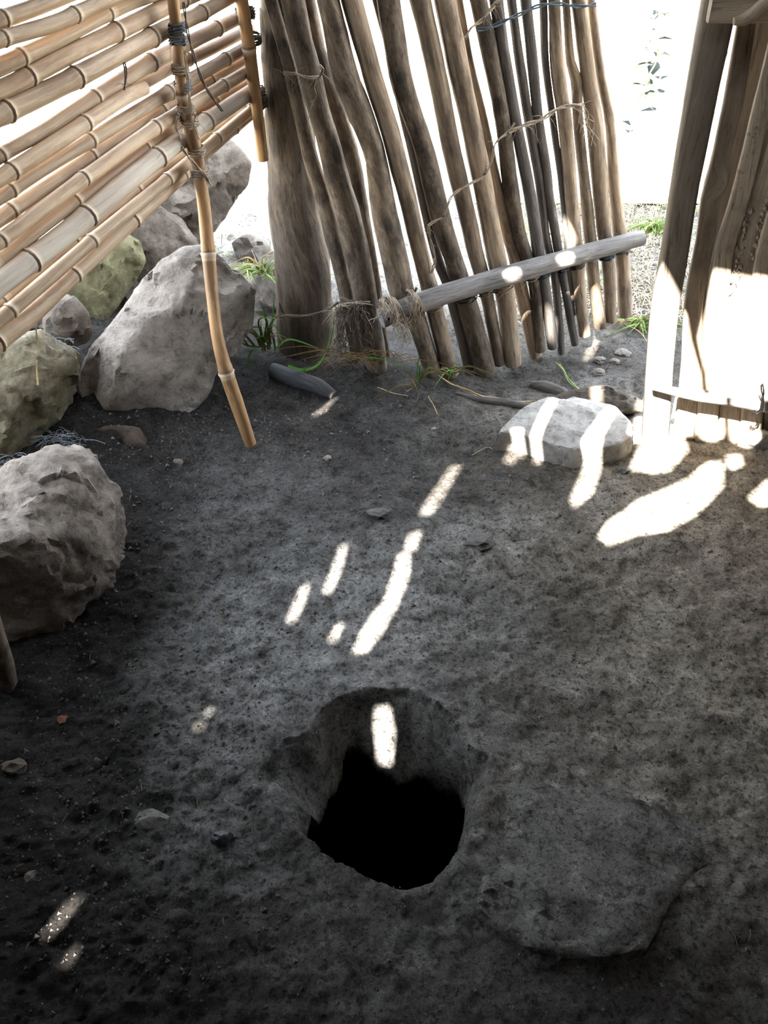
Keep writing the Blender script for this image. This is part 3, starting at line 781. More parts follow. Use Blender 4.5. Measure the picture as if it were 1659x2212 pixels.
# ================================================================== GATE
gate = empty('stick_gate', Vector((.40, 2.495, -.03)), 'gate of upright weathered sticks lashed to a grey crossbeam', 'gate')
STICKS = [
    ('bark', .0, [(709, 0, 48), (745, 157, 58), (780, 250, 54), (812, 345, 46), (832, 470, 56), (856, 575, 58), (870, 638, 54), (902, 700, 42), (935, 805, 38)]),
    ('stick', .005, [(760, 0, 46), (803, 157, 42), (850, 313, 41), (890, 470, 38), (907, 544, 36), (928, 622, 38), (943, 686, 38), (973, 808, 38)]),
    ('stick_dark', -.03, [(812, 0, 16), (838, 100, 16), (870, 250, 16), (895, 350, 18), (920, 465, 18), (945, 560, 22), (965, 610, 22), (986, 686, 22), (1015, 803, 23)]),
    ('bark', .0, [(839, 0, 52), (864, 157, 50), (889, 240, 45), (913, 313, 43), (951, 470, 46), (976, 551, 40), (993, 602, 40), (1014, 669, 44), (1050, 803, 44)]),
    ('stick', .0, [(908, 0, 46), (943, 157, 42), (974, 313, 40), (1010, 470, 37), (1028, 551, 34), (1040, 592, 32), (1054, 652, 28), (1079, 785, 25)]),
    ('stick', .004, [(960, 0, 48), (993, 157, 47), (1026, 313, 44), (1042, 398, 43), (1060, 490, 42), (1075, 568, 41), (1093, 652, 40), (1108, 785, 38)]),
    ('stick', -.02, [(992, 0, 16), (1014, 133, 19), (1045, 265, 20), (1072, 398, 24), (1094, 500, 25), (1110, 551, 27), (1131, 652, 30), (1157, 767, 28)]),
    ('bark', .0, [(1034, 0, 38), (1062, 133, 37), (1086, 265, 33), (1102, 398, 34), (1121, 500, 29), (1137, 551, 27), (1155, 619, 25), (1167, 757, 22)]),
    ('stick_dark', .004, [(1072, 0, 30), (1089, 133, 30), (1114, 265, 27), (1140, 398, 27), (1157, 500, 28), (1161, 534, 28), (1175, 612, 25), (1194, 750, 23)]),
    ('stick_dark', -.004, [(1105, 0, 21), (1122, 133, 22), (1143, 265, 22), (1166, 398, 20), (1178, 500, 17), (1184, 534, 17), (1199, 602, 18), (1213, 762, 17)]),
    ('stick_dark', .003, [(1136, 0, 25), (1150, 133, 25), (1164, 265, 22), (1181, 370, 20), (1184, 410, 21), (1199, 500, 20), (1204, 534, 20), (1217, 602, 18), (1242, 743, 17)]),
    ('stick_dark', -.006, [(1173, 0, 18), (1178, 133, 17), (1195, 265, 15), (1213, 398, 15), (1223, 500, 13), (1229, 595, 12), (1238, 680, 12)]),
    ('stick', .006, [(1197, 0, 27), (1203, 133, 31), (1220, 265, 31), (1232, 398, 30), (1241, 500, 29), (1244, 534, 28), (1250, 612, 27), (1263, 722, 26)]),
    ('stick', -.006, [(1222, 0, 17), (1232, 133, 21), (1244, 172, 25), (1249, 265, 22), (1263, 398, 25), (1273, 500, 27), (1283, 612, 27), (1297, 704, 28)]),
    ('stick', .0, [(1250, 0, 33), (1266, 133, 33), (1284, 265, 37), (1296, 398, 34), (1305, 500, 31), (1315, 592, 27), (1320, 692, 25)]),
    ('stick', -.008, [(1277, 0, 19), (1293, 133, 21), (1317, 265, 23), (1327, 398, 27), (1338, 500, 31), (1344, 551, 32), (1351, 679, 32)]),
]
SP = []
for i, (mt, off, cl) in enumerate(STICKS):
    p = [on_plane(u, v, GATE_P + GATE_N * off, GATE_N) for u, v, _ in cl]
    r = [px2m(wd, q) / 2 for (_, _, wd), q in zip(cl, p)]
    SP.append((list(p), list(r)))
    p.insert(0, p[0] + (p[0] - p[1]).normalized() * .45); r.insert(0, r[0])
    pole('stick', p, r, mt, gate, .025, .10, 14, 10 + i)
bc = [(822, 688, 44), (870, 668, 45), (960, 636, 44), (1080, 600, 43), (1200, 565, 40), (1300, 537, 37), (1387, 514, 33)]
p = [on_plane(u, v, BF - GATE_N * .02, GATE_N) for u, v, _ in bc]
r = [px2m(wd, q) / 2 for (_, _, wd), q in zip(bc, p)]
beam = pole('crossbeam', p, r, 'beam', gate, .03, .05, 16, 60)
beam['label'] = 'grey round crossbeam tied across the gate sticks'
BEAM = p
strands('nail', [[on_plane(838, 686, BF + GATE_N * .0, GATE_N), on_plane(840, 685, BF + GATE_N * .012, GATE_N)]], .006, 'rock_dark', beam, 1)
# lashings under the beam on each stick
for i, (pp, rr) in enumerate(SP):
    if i in (0, 2): continue
    # point on the stick 45 px under the beam line
    best = None
    for k in range(len(pp) - 1):
        for t in np.linspace(0, 1, 12):
            c = pp[k].lerp(pp[k + 1], t)
            bz = np.interp(c.x, [b.x for b in BEAM], [b.z for b in BEAM]) - .048
            if best is None or abs(c.z - bz) < best[0]: best = (abs(c.z - bz), c, pp[k + 1] - pp[k], rr[k] * (1 - t) + rr[k + 1] * t)
    _, c, ax, rad = best
    strands('lashing', [ring_path(c, ax, rad + .003, 2.4, .007, i)], .003, 'wire' if i in (8, 10, 14) else ('twine_dark' if i % 3 == 0 else 'twine'), gate, 2, 5, i)
# frayed fibre wraps at the beam's left end
rg = random.Random(11)
def tuft(center_px, n, spread, down, mat, plane, parent, name, seed, rad=.0011):
    rg = random.Random(seed); paths = []
    for k in range(n):
        u, v = center_px[rg.randrange(len(center_px))]
        a = on_plane(u + rg.gauss(0, spread * .35), v + rg.gauss(0, 6), plane[0] + plane[1] * rg.uniform(-.005, .03), plane[1])
        m = on_plane(u + rg.gauss(0, spread * .7), v + down * rg.uniform(.2, .6), plane[0] + plane[1] * rg.uniform(.0, .045), plane[1])
        e = on_plane(u + rg.gauss(0, spread), v + down * rg.uniform(.6, 1.15), plane[0] + plane[1] * rg.uniform(-.01, .04), plane[1])
        paths.append([a, m, e])
    return strands(name, paths, rad, mat, parent, 1, 0, seed)
BPL = (BF + GATE_N * .006, GATE_N)
for (u, v, seed) in ((850, 672, 1), (893, 655, 2)):
    c = on_plane(u, v, BF - GATE_N * .02, GATE_N)
    strands('fibre_wrap', [ring_path(c + Vector((dx, 0, 0)), BEAM[1] - BEAM[0], .036, 1.6, .02, seed + dx * 90) for dx in (-.008, -.003, .003, .008)], .0022, 'twine', beam, 2, 10, seed)
tuft([(830, 640), (855, 670), (868, 690)], 40, 14, 50, 'twine', BPL, gate, 'frayed_fibre', 3)
tuft([(895, 640), (905, 650)], 22, 9, 62, 'twine', BPL, gate, 'frayed_fibre', 4)
tuft([(880, 690)], 12, 14, 60, 'twine', BPL, gate, 'frayed_fibre', 6)
# twine woven across the gate sticks
TW = (GATE_P + GATE_N * .03)
for path, rad, mt, fz in [
    ([(925, 488), (935, 480), (960, 465), (975, 425), (1010, 400), (1045, 380), (1063, 345), (1070, 310), (1098, 285), (1112, 265)], .0022, 'twine', 20),
    ([(1098, 285), (1140, 268), (1170, 258), (1205, 235), (1235, 228), (1262, 226)], .0036, 'twine', 30),
    ([(925, 488), (930, 520), (940, 560), (932, 590)], .0028, 'twine', 10),
    ([(1005, 85), (1018, 60), (1040, 45), (1060, 20), (1085, -10)], .003, 'twine', 14),
    ([(1030, 64), (1058, 60), (1090, 45), (1125, 30), (1160, 14), (1200, 8), (1250, 14), (1288, 10)], .0034, 'wire', 4)]:
    strands('woven_twine', [[on_plane(u, v, TW, GATE_N) for u, v in path]], rad, mt, gate, 2, fz, int(path[0][0]))
tuft([(1262, 235), (1270, 250)], 16, 14, 60, 'twine', (TW, GATE_N), gate, 'frayed_fibre', 9)
# fibre rope binding trunk, poles and gate
rope = empty('hinge_rope', on_plane(760, 800, Vector((0, 2.34, 0)), TPN), 'frayed brown fibre rope binding the trunk to the gate foot', 'rope')
HP = Vector((0, 2.345, 0))
strands('rope_strand', [[on_plane(u, v, Vector((0, 2.395, 0)), TPN) for u, v in path] for path in (
    [(604, 655), (615, 680), (640, 684), (680, 678), (715, 665)], [(715, 665), (735, 652), (765, 650), (790, 648)])], .002, 'twine_dark', rope, 2, 30, 3)
strands('rope_strand', [[on_plane(u, v, HP, TPN) for u, v in path] for path in ([(720, 672), (745, 660), (775, 655), (800, 652)], [(725, 678), (750, 668), (785, 664)])], .0045, 'twine', rope, 3, 40, 4)
tuft([(735, 668), (765, 660), (785, 662)], 90, 16, 95, 'twine_dark', (HP, TPN), rope, 'frayed_fibre', 12)
tuft([(728, 680), (738, 690)], 30, 10, 60, 'twine', (HP, TPN), rope, 'frayed_fibre', 13)
knot = empty('twine_knot', on_plane(690, 160, Vector((0, 2.33, 0)), TPN), 'pale twine knotted around the thick patchy barked pole', 'twine')
KP = Vector((0, 2.335, 0))
strands('knot_loop', [[on_plane(u, v, KP, TPN) for u, v in ((612, 158), (640, 160), (665, 168), (690, 165), (697, 150), (690, 142))]], .0028, 'twine', knot, 2, 16, 5)
strands('loose_end', [[on_plane(u, v, KP, TPN) for u, v in ((688, 165), (680, 190), (684, 205), (670, 235), (664, 285))]], .0018, 'twine', knot, 1, 8, 6)

# ================================================================== RIGHT FENCE
FY = 2.08; FNn = Vector((0, -1, 0))
fence = empty('plank_wall', on_plane(1530, 955, Vector((0, FY, 0)), FNn), 'weathered plank wall with a squared post right of the doorway', 'plank wall')
def plank(cl, Yp, mat, name='plank', seed=0, ratio=.45, ext=.6, rough=.05, down=True):
    p = [on_plane(u, v, Vector((0, Yp, 0)), FNn) for u, v, _ in cl]
    r = [px2m(wd, q) / 2 for (_, _, wd), q in zip(cl, p)]
    if ext: p.insert(0, p[0] + (p[0] - p[1]).normalized() * ext); r.insert(0, r[0])
    if down and p[-1].z > -.02:
        p.append(p[-1] + (p[-1] - p[-2]).normalized() * (p[-1].z + .03)); r.append(r[-1])
    return pole(name, p, r, mat, fence, .03, rough, 16, seed, flat=(FNn, ratio))
plank([(1554, 0, 74), (1520, 174, 68), (1480, 396, 58), (1456, 550, 57), (1432, 700, 57), (1415, 940, 54)], 2.07, 'post', 'post', 1, .6, rough=.025)
plank([(1612, 50, 42), (1590, 185, 42), (1561, 326, 41), (1548, 392, 50), (1535, 430, 42), (1522, 520, 38), (1498, 650, 38), (1492, 800, 44), (1476, 935, 44)], 2.085, 'plank', seed=2)
plank([(1685, 60, 36), (1645, 236, 40), (1600, 423, 42), (1562, 550, 42), (1545, 700, 48), (1524, 935, 46)], 2.08, 'plank', seed=3)
plank([(1735, 60, 48), (1690, 250, 48), (1640, 423, 46), (1607, 550, 46), (1590, 700, 46), (1572, 935, 46)], 2.085, 'plank', seed=4)
plank([(1790, 60, 50), (1735, 250, 50), (1690, 423, 50), (1654, 550, 48), (1637, 700, 48), (1620, 935, 46)], 2.078, 'plank', seed=5)
plank([(1840, 60, 54), (1785, 250, 54), (1740, 423, 52), (1704, 550, 50), (1687, 700, 50), (1670, 935, 50)], 2.09, 'plank', seed=6)
for k in range(9):
    plank([(1895 + 52 * k, 60, 54), (1837 + 52 * k, 250, 54), (1756 + 52 * k, 550, 52), (1722 + 52 * k, 935, 52)], 2.085 + .004 * (k % 2), 'plank', seed=7 + k)
for k in range(6):
    plank([(1655 + 100 * k, 70, 62), (1622 + 100 * k, 236, 62), (1580 + 100 * k, 423, 62), (1552 + 100 * k, 550, 62), (1520 + 100 * k, 935, 84)], 2.125, 'post', 'backing_board', 20 + k, .25)
pts = [(1412, 836, 15), (1460, 846, 20), (1500, 853, 26), (1580, 862, 32), (1659, 873, 38), (1800, 888, 40), (2050, 910, 40)]
p = [on_plane(u, v, Vector((0, 2.035, 0)), FNn) for u, v, _ in pts]; r = [px2m(x[2], q) / 2 for x, q in zip(pts, p)]
pole('bottom_rail', p, r, 'beam', fence, .03, .06, 12, 33)
pts = [(1532, 22, 50), (1580, 22, 50), (1650, 20, 52), (1760, 12, 52), (2100, -10, 52)]
p = [on_plane(u, v, Vector((0, 2.0, 0)), FNn) for u, v, _ in pts]; r = [px2m(x[2], q) / 2 for x, q in zip(pts, p)]
pole('top_rail', p, r, 'plank', fence, .03, .05, 16, 34, flat=(FNn, .5))
pts = [(1585, 46, 18), (1605, 44, 26), (1630, 30, 32), (1655, 8, 34), (1690, -30, 34)]
p = [on_plane(u, v, Vector((0, 1.955, 0)), FNn) for u, v, _ in pts]; r = [px2m(x[2], q) / 2 for x, q in zip(pts, p)]
pole('twisted_binding', p, r, 'plank', fence, .012, .3, 12, 35)
o = strands('wire_hook', [[on_plane(u, v, Vector((0, 2.0, 0)), FNn) for u, v in ((1646, 830), (1648, 860), (1645, 885), (1635, 893), (1628, 888))]], .003, 'stick_dark', fence, 2)
# clay plugs in the cracks
rg = random.Random(3)
V, F = [], []
for (ua, va, ub, vb) in ((1606, 330, 1575, 560), (1622, 420, 1584, 640), (1659, 420, 1630, 560), (1634, 260, 1600, 430)):
    for k in range(60):
        t = rg.random(); c = on_plane(ua + (ub - ua) * t + rg.gauss(0, 5), va + (vb - va) * t, Vector((0, 2.074, 0)), FNn); s_ = rg.uniform(.002, .0065)
        b0 = len(V)
        for dx, dy, dz in ((1, 0, 0), (-1, 0, 0), (0, 1, 0), (0, -1, 0), (0, 0, 1.6), (0, 0, -1.6)):
            V.append(c + Vector((dx, dy * .7, dz)) * s_ * rg.uniform(.6, 1.2))
        for f in ((0, 2, 4), (2, 1, 4), (1, 3, 4), (3, 0, 4), (2, 0, 5), (1, 2, 5), (3, 1, 5), (0, 3, 5)): F.append(tuple(b0 + x for x in f))
M['clay'] = plain_mat('dry_clay', (.25, .205, .15), sc=30)
o = mesh_obj('clay_filling', V, F, 'clay', fence); o['kind'] = 'stuff'

# ================================================================== STONES
def gp(u, v, z=0): return on_ground(u, v, z)
rock('angular_boulder', [(462, 535), (520, 590), (556, 622), (550, 690), (520, 760), (478, 800), (455, 850), (425, 880), (400, 908), (378, 900), (352, 884), (320, 890), (300, 912), (250, 916), (205, 912), (178, 880), (162, 835), (175, 790), (200, 745), (240, 700), (285, 640), (312, 600), (350, 560), (400, 530)],
     (gp(300, 905, .03), (.30, -.84, .45)), .24,
     [(300, 690, .075), (360, 640, .085), (430, 590, .07), (500, 640, .05), (390, 740, .06), (430, 790, .045), (340, 800, .065), (262, 745, .085), (250, 800, .09), (250, 860, .075), (252, 900, .04), (212, 800, .0), (205, 860, -.005), (220, 755, .03), (320, 860, .055), (400, 850, .04), (470, 720, .055), (355, 585, .05)],
     'rock_pale', 'large pale grey angular boulder behind the bent cane', seed=1, rough=.008, inset=.95, edge=.015)
rock('wedge_stone', [(500, 300), (525, 325), (544, 352), (535, 400), (500, 450), (465, 500), (440, 515), (420, 540), (375, 543), (330, 540), (298, 505), (292, 490), (330, 450), (380, 380), (440, 320)],
     (gp(420, 690, .0) + Vector((-.02, .32, .33)), (.30, -.9, .25)), .22,
     [(410, 480, .03), (360, 460, .07), (390, 430, .075), (460, 400, .05), (420, 520, .04), (345, 500, .02), (485, 360, .04)],
     'rock_dark', 'brown grey wedge shaped stone on top of the pile beside the upright cane', seed=2, rough=.008)
rock('mossy_slab', [(275, 500), (308, 525), (316, 568), (293, 608), (258, 654), (218, 712), (190, 725), (150, 700), (120, 640), (120, 590), (170, 540), (230, 505)],
     (gp(230, 760, .0) + Vector((-.05, .05, .10)), (.42, -.85, .28)), .16,
     [(230, 580, .05), (280, 545, .045), (190, 640, .045), (255, 610, .04)], 'rock_green', 'yellow green mossy slab under the lowest canes', seed=3, rough=.006)
rock('pile_stone', [(120, 500), (200, 450), (300, 425), (400, 470), (440, 540), (420, 640), (330, 700), (260, 740), (180, 730), (110, 640)],
     (gp(260, 790, .0) + Vector((-.10, .20, .06)), (.40, -.85, .3)), .2, [(250, 560, .04), (330, 600, .05), (220, 650, .04)], 'rock_dark', 'dark stone deep in the pile between mossy slab and pale boulder', seed=17, rough=.01)
rock('broken_stone', [(128, 650), (160, 642), (190, 675), (202, 715), (185, 742), (140, 755), (100, 740), (95, 690)],
     (gp(160, 860, .05) + Vector((.0, -.01, .10)), (.4, -.85, .3)), .12, [(150, 690, .04), (175, 715, .035), (125, 720, .03)], 'rock_dark', 'small broken brown stone between mossy slab and mossy boulder', seed=4, rough=.009)
rock('mossy_boulder', [(20, 735), (90, 715), (150, 740), (172, 775), (177, 830), (160, 870), (120, 920), (70, 960), (20, 1000), (-60, 1020), (-140, 960), (-150, 820), (-80, 745)],
     (gp(60, 1000, .06), (.48, -.80, .38)), .22, [(60, 800, .08), (120, 800, .055), (100, 870, .05), (20, 890, .08), (-60, 850, .08), (150, 830, .03), (30, 960, .04)], 'rock_moss', 'mossy rough boulder below the canes at the left edge', seed=5, rough=.016)
rock('round_boulder', [(60, 985), (110, 957), (165, 955), (205, 975), (225, 1010), (255, 1060), (272, 1120), (278, 1180), (262, 1230), (240, 1270), (215, 1285), (165, 1330), (120, 1360), (50, 1385), (-40, 1390), (-140, 1340), (-170, 1180), (-130, 1050), (-20, 1010)],
     (gp(110, 1340, .02), (.40, -.62, .68)), .28, [(120, 1060, .10), (200, 1090, .07), (60, 1160, .14), (160, 1180, .11), (230, 1180, .045), (100, 1260, .10), (180, 1270, .045), (-40, 1200, .14), (40, 1320, .05), (140, 1010, .06)], 'rock_pink', 'big pinkish grey rounded boulder resting on the floor at left', seed=6, rough=.018)
rock('dark_stone', [(195, 930), (240, 920), (300, 925), (318, 950), (322, 985), (300, 998), (250, 1002), (205, 985)], (gp(255, 1000, .0), (.25, -.8, .5)), .10,
     [(250, 955, .025), (295, 965, .03), (225, 960, .02)], 'rock_brown', 'dark brown stone wedged under the large pale boulder', seed=7, rough=.01)
rock('grey_stone', [(560, 555), (590, 540), (625, 545), (640, 600), (630, 660), (590, 672), (555, 650), (545, 600)], (gp(590, 672), (.1, -.85, .5)), .16,
     [(590, 600, .04), (610, 640, .03), (570, 630, .03)], 'rock_pale', 'light grey stone outside against the trunk foot', seed=8, rough=.008)
rock('sunlit_stone', [(-40, 560), (40, 545), (110, 590), (140, 650), (120, 720), (20, 740), (-60, 720)], (gp(60, 840) + Vector((-.22, .10, .12)), (.42, -.85, .28)), .2,
     [(40, 620, .05), (80, 680, .05)], 'rock_pale', 'pale sunlit stone behind the lowest canes at left', seed=9, rough=.01)
rock('sunlit_stone', [(190, 330), (290, 300), (360, 380), (330, 450), (270, 520), (190, 520), (130, 440)], (gp(270, 760) + Vector((-.28, .30, .30)), (.42, -.85, .28)), .2,
     [(250, 400, .05), (280, 450, .05)], 'rock_pale', 'pale stone block behind the middle canes', seed=10, rough=.01)
rock('outdoor_stone', [(500, 525), (530, 505), (575, 515), (590, 545), (560, 570), (515, 565)], (gp(545, 570), (0, -.7, .7)), .12, [(545, 535, .04)], 'rock_pale', 'bright white stone outside left of the trunk', seed=12, rough=.008)
flat = rock('flat_stone', [(1075, 937), (1098, 908), (1130, 880), (1180, 858), (1240, 858), (1330, 880), (1366, 915), (1366, 945), (1340, 962), (1282, 972), (1240, 972), (1165, 950), (1110, 935)],
     ((0, 0, .055), (0, 0, 1)), .085, [(1180, 890, .022), (1250, 900, .025), (1310, 915, .02), (1180, 925, .014), (1280, 945, .015), (1120, 915, .006)], 'rock_flat', 'pale flat stone on the floor striped by sunlight', edge=.004, inset=.985, back=1.03, seed=13, rough=.005, chips=14, chip=.006)
rock('brown_stone', [(1178, 868), (1205, 850), (1250, 838), (1310, 835), (1355, 850), (1395, 862), (1395, 890), (1330, 895), (1250, 885)], (gp(1300, 895), (0, -.7, .7)), .10,
     [(1250, 858, .025), (1320, 862, .03), (1365, 872, .02)], 'rock_dark', 'low brown stone half buried behind the flat stone', seed=14, rough=.008)
rock('buried_rock', [(1062, 1712), (1100, 1678), (1200, 1668), (1320, 1692), (1450, 1738), (1545, 1790), (1535, 1850), (1490, 1900), (1440, 1960), (1400, 2045), (1310, 2066), (1210, 2058), (1130, 2030), (1060, 2000), (1030, 1950), (1045, 1880), (1055, 1820), (1058, 1760)],
     ((.2, 1.0, -.008), (.0, .085, 1)), .08, [(1150, 1740, .012), (1300, 1760, .014), (1440, 1800, .008), (1150, 1850, .016), (1300, 1870, .014), (1100, 1940, .010), (1250, 1960, .014), (1350, 2000, .012), (1400, 1920, .008), (1080, 1800, .012)], 'earth', 'dusty grey rock half buried right of the pit hole', edge=.006, inset=.88, back=1.0, seed=15, rough=.006, freq=14, chips=30, chip=.006)
# stones of the rim and floor
def pebble(u, v, wpx, hpx, mat, label, name='pebble', seed=0, lift=.3, flatk=.55, group='loose floor stones', cat='stone', ang=False):
    c = gp(u, v); c.z = ground_z(c.x, c.y); rx = px2m(wpx, c) / 2; rz = px2m(hpx, c) / 2 * flatk * 1.4
    bm = bmesh.new(); bmesh.ops.create_icosphere(bm, subdivisions=2 if ang else 3, radius=1)
    V = []
    for vt in bm.verts:
        q = vt.co.copy(); k = 1 + (.5 if ang else .25) * noise.noise(q * 1.3 + Vector((seed * 5.1, 0, 0))) + .25 * noise.noise(q * 2.6 + Vector((seed, 3, 0)))
        V.append(c + Vector((q.x * rx * k, q.y * rx * .8 * k, q.z * rz * k + rz * lift)))
    F = [tuple(x.index for x in f.verts) for f in bm.faces]; bm.free()
    return tag(mesh_obj(name, V, F, mat, sharp=18 if ang else 40), label, cat, group)
pebble(480, 1812, 44, 40, 'rubber', 'round black stone left of the pit hole', seed=1, lift=.4, flatk=.6)
pebble(325, 1775, 74, 44, 'rock_earth', 'flat grey brown stone left of the round black stone', seed=2, ang=True, lift=.1)
pebble(28, 1655, 52, 40, 'rock_dark', 'light stone at the left edge below the dark stick', seed=3, ang=True)
pebble(66, 1896, 36, 28, 'rock_dark', 'pale pebble near the lower left corner above the sun streak', seed=4, ang=True, lift=.1)
pebble(135, 1551, 28, 18, 'leaf_red', 'reddish brown chip on the dark soil at left', seed=5, ang=True)
pebble(815, 1135, 42, 30, 'rock_earth', 'grey lump just left of the long sun streak', seed=6, ang=True)
pebble(708, 1001, 18, 12, 'rock_pale', 'tiny white chip in front of the bent cane foot', seed=7)
pebble(937, 930, 14, 12, 'rock_pale', 'small white chip below the gate tuft', seed=8)
pebble(1035, 1190, 60, 30, 'rock_earth', 'brown clod right of the sun streak', seed=9, ang=True, lift=0)
pebble(1348, 742, 34, 18, 'rock_pale', 'pale pebble outside beneath the gate end, nearest the post', seed=10)
pebble(1300, 752, 26, 18, 'rock_pale', 'small grey pebble outside beneath the last sticks', seed=11)
pebble(1296, 778, 30, 22, 'rock_pale', 'grey pebble outside just behind the low brown stone', seed=12)
pebble(1332, 758, 22, 14, 'rock_pale', 'tiny grey pebble between two others beneath the gate end', seed=13)
pebble(1580, 1010, 34, 60, 'rock_flat', 'clay lump in front of the plank wall foot', seed=14)
pebble(1640, 960, 60, 70, 'rock_flat', 'pale clay lump against the plank wall foot at the right edge', seed=15, ang=True)
pebble(385, 1005, 24, 18, 'rock_pink', 'pinkish chip on the dark soil below the pale boulder', seed=16, ang=True)
pebble(1345, 1020, 30, 16, 'rock_earth', 'dark clod against the right end of the flat stone', seed=17, ang=True)

# ================================================================== WOOD PIECES ON THE GROUND
def lying(name, pts, mat, label, cat='stick', z=.012, rough=.1, seed=0, seg=10, flat=None, ends=None):
    p = []; r = []
    for i, (u, v, wd) in enumerate(pts):
        q = gp(u, v); rr = px2m(wd, q) / 2; q.z = ground_z(q.x, q.y) + rr * .45 + (ends[i] if ends else 0); p.append(q); r.append(rr)
    o = pole(name, p, r, mat, None, .015, rough, seg, seed, flat)
    return tag(o, label, cat)
lying('charred_stick', [(590, 812, 34), (640, 830, 38), (690, 848, 34), (722, 862, 20)], 'char', 'charred black stick lying at the trunk foot', seed=1)
lying('wood_piece', [(1152, 800, 14), (1180, 812, 26), (1215, 826, 24), (1245, 838, 10)], 'stick_dark', 'short grey wood piece half buried inside the gate', seed=2)
lying('wood_strip', [(985, 850, 8), (1030, 858, 14), (1090, 866, 18), (1145, 872, 16)], 'stick_dark', 'narrow wood strip leading to the flat stone', seed=3)
# pole end at the left edge
lp = [(-40, 1280, 46), (-10, 1380, 46), (8, 1440, 46), (22, 1500, 44), (28, 1525, 40)]
p = [on_plane(u, v, Vector((0, 1.27, 0)), TPN) for u, v, _ in lp]; r = [px2m(x[2], q) / 2 for x, q in zip(lp, p)]
tag(pole('dark_stick', p, r, 'bark', None, .02, .12, 12, 70), 'dark stick leaning into the soil at the left edge', 'stick')
# straw stems
def straw(pts, label, mat='straw', rad=.0012, name='straw_stem', seed=0, n=1, group='straw on the floor', cat='straw'):
    rg = random.Random(seed); paths = []
    for k in range(n):
        path = []
        for u, v in pts:
            q = gp(u + (rg.uniform(-8, 8) if k else 0), v + (rg.uniform(-6, 6) if k else 0)); q.z = ground_z(q.x, q.y) + .006 + .004 * rg.random(); path.append(q)
        paths.append(path)
    return tag(strands(name, paths, rad, mat, None, 1, 0, seed), label, cat, group)
straw([(945, 812), (985, 830), (1030, 848), (1075, 858), (1150, 862)], 'long yellow straw running from the gate foot to the flat stone', rad=.0022, seed=1, n=3)
straw([(1205, 762), (1235, 800), (1262, 832), (1278, 846)], 'green brown stem bent over the ground beside the gate', 'grass_mix', .0018, seed=2, n=3)
straw([(925, 870), (945, 902)], 'single short straw on bare soil below the gate', seed=3)
straw([(1362, 555), (1410, 588)], 'straight pale straw outside past the beam end', rad=.002, seed=4)
straw([(815, 852), (845, 862), (880, 868)], 'curled straw below the green tuft', seed=5)
straw([(1300, 655), (1380, 700), (1400, 720)], 'long straw outside beneath the last stick', seed=6)
straw([(1020, 985), (1050, 968), (1062, 976)], 'bent straw left of the flat stone', seed=7)
straw([(676, 835), (690, 848), (712, 846)], 'thin curl of straw on the charred stick', seed=8)

# ================================================================== GRASS
def grass(name, blades, label, mats, group='grass by the gate', width=.0022):
    V, F, idx = [], [], []
    for bi, (pts, mi) in enumerate(blades):
        p, _ = catmull(pts, [1] * len(pts), .012); n = len(p)
        for side in (0, 1):
            base = len(V)
            for i in range(n):
                t = (p[min(i + 1, n - 1)] - p[max(i - 1, 0)]).normalized()
                sd = t.cross(Vector((.2, -1, .4))).normalized() if side == 0 else t.cross(Vector((1, .1, .2))).normalized()
                wd = width * (1 - (i / (n - 1)) ** 2 * .95)
                V.append(p[i] - sd * wd); V.append(p[i] + sd * wd)
            for i in range(n - 1): F.append((base + 2 * i, base + 2 * i + 1, base + 2 * i + 3, base + 2 * i + 2)); idx.append(mi)
    o = mesh_obj(name, V, F, mats[0])
    for m_ in mats[1:]: o.data.materials.append(M[m_])
    o.data.polygons.foreach_set('material_index', idx)
    return tag(o, label, 'grass', group)
rg = random.Random(21)
def tuft_blades(base_px, Yp, tips, n_extra, spread, hgt, dry=.4, seed=0):
    rg = random.Random(seed); out = []
    pl = Vector((0, Yp, 0))
    for (bu, bv), (mu, mv), (tu, tv), mi in tips:
        a = on_plane(bu, bv, pl, TPN); m = on_plane(mu, mv, pl + Vector((0, -.02, 0)), TPN); t = on_plane(tu, tv, pl + Vector((0, -.05, 0)), TPN)
        out.append(([a, m, t], mi))
    for k in range(n_extra):
        bu, bv = base_px[0] + rg.gauss(0, spread * .3), base_px[1] + rg.gauss(0, 5)
        a = on_plane(bu, bv, pl, TPN); d = Vector((rg.gauss(0, .05), rg.uniform(-.08, .02), rg.uniform(.25, 1) * hgt))
        m = a + d * .6 + Vector((0, 0, .012)); t = a + d + Vector((d.x * .8, -.01, -.02))
        out.append(([a, m, t], 1 if rg.random() < dry else 0))
    return out
grass('grass_tuft', tuft_blades((575, 750), 2.36, [((570, 740), (560, 690), (610, 690), 0), ((565, 745), (545, 720), (495, 702), 0), ((560, 740), (560, 708), (500, 712), 0), ((580, 735), (590, 680), (592, 620), 0), ((575, 740), (590, 700), (612, 745), 0), ((545, 755), (535, 780), (552, 795), 0), ((570, 735), (575, 690), (558, 640), 0), ((560, 750), (530, 745), (510, 730), 0)], 16, 50, .13, .45, 1),
      'green grass tuft between the pale boulder and the trunk', ['grass', 'straw_dark'], width=.0028)
pl = Vector((0, 2.33, 0))
grass('arching_grass', [([on_plane(u, v, pl, TPN) for u, v in ((622, 790), (655, 799), (690, 785), (710, 745), (722, 690), (728, 640))], 0)], 'long green grass blade arching in front of the trunk', ['grass'], width=.004)
grass('grass_tuft', tuft_blades((903, 825), 2.26, [((905, 835), (906, 800), (893, 770), 0), ((905, 835), (908, 790), (918, 785), 0), ((900, 820), (905, 770), (915, 772), 0), ((905, 825), (925, 790), (940, 770), 1), ((898, 830), (880, 845), (870, 832), 1)], 6, 20, .06, .6, 2),
      'small green and yellow tuft below the gate sticks', ['grass', 'straw_dark'], width=.002)
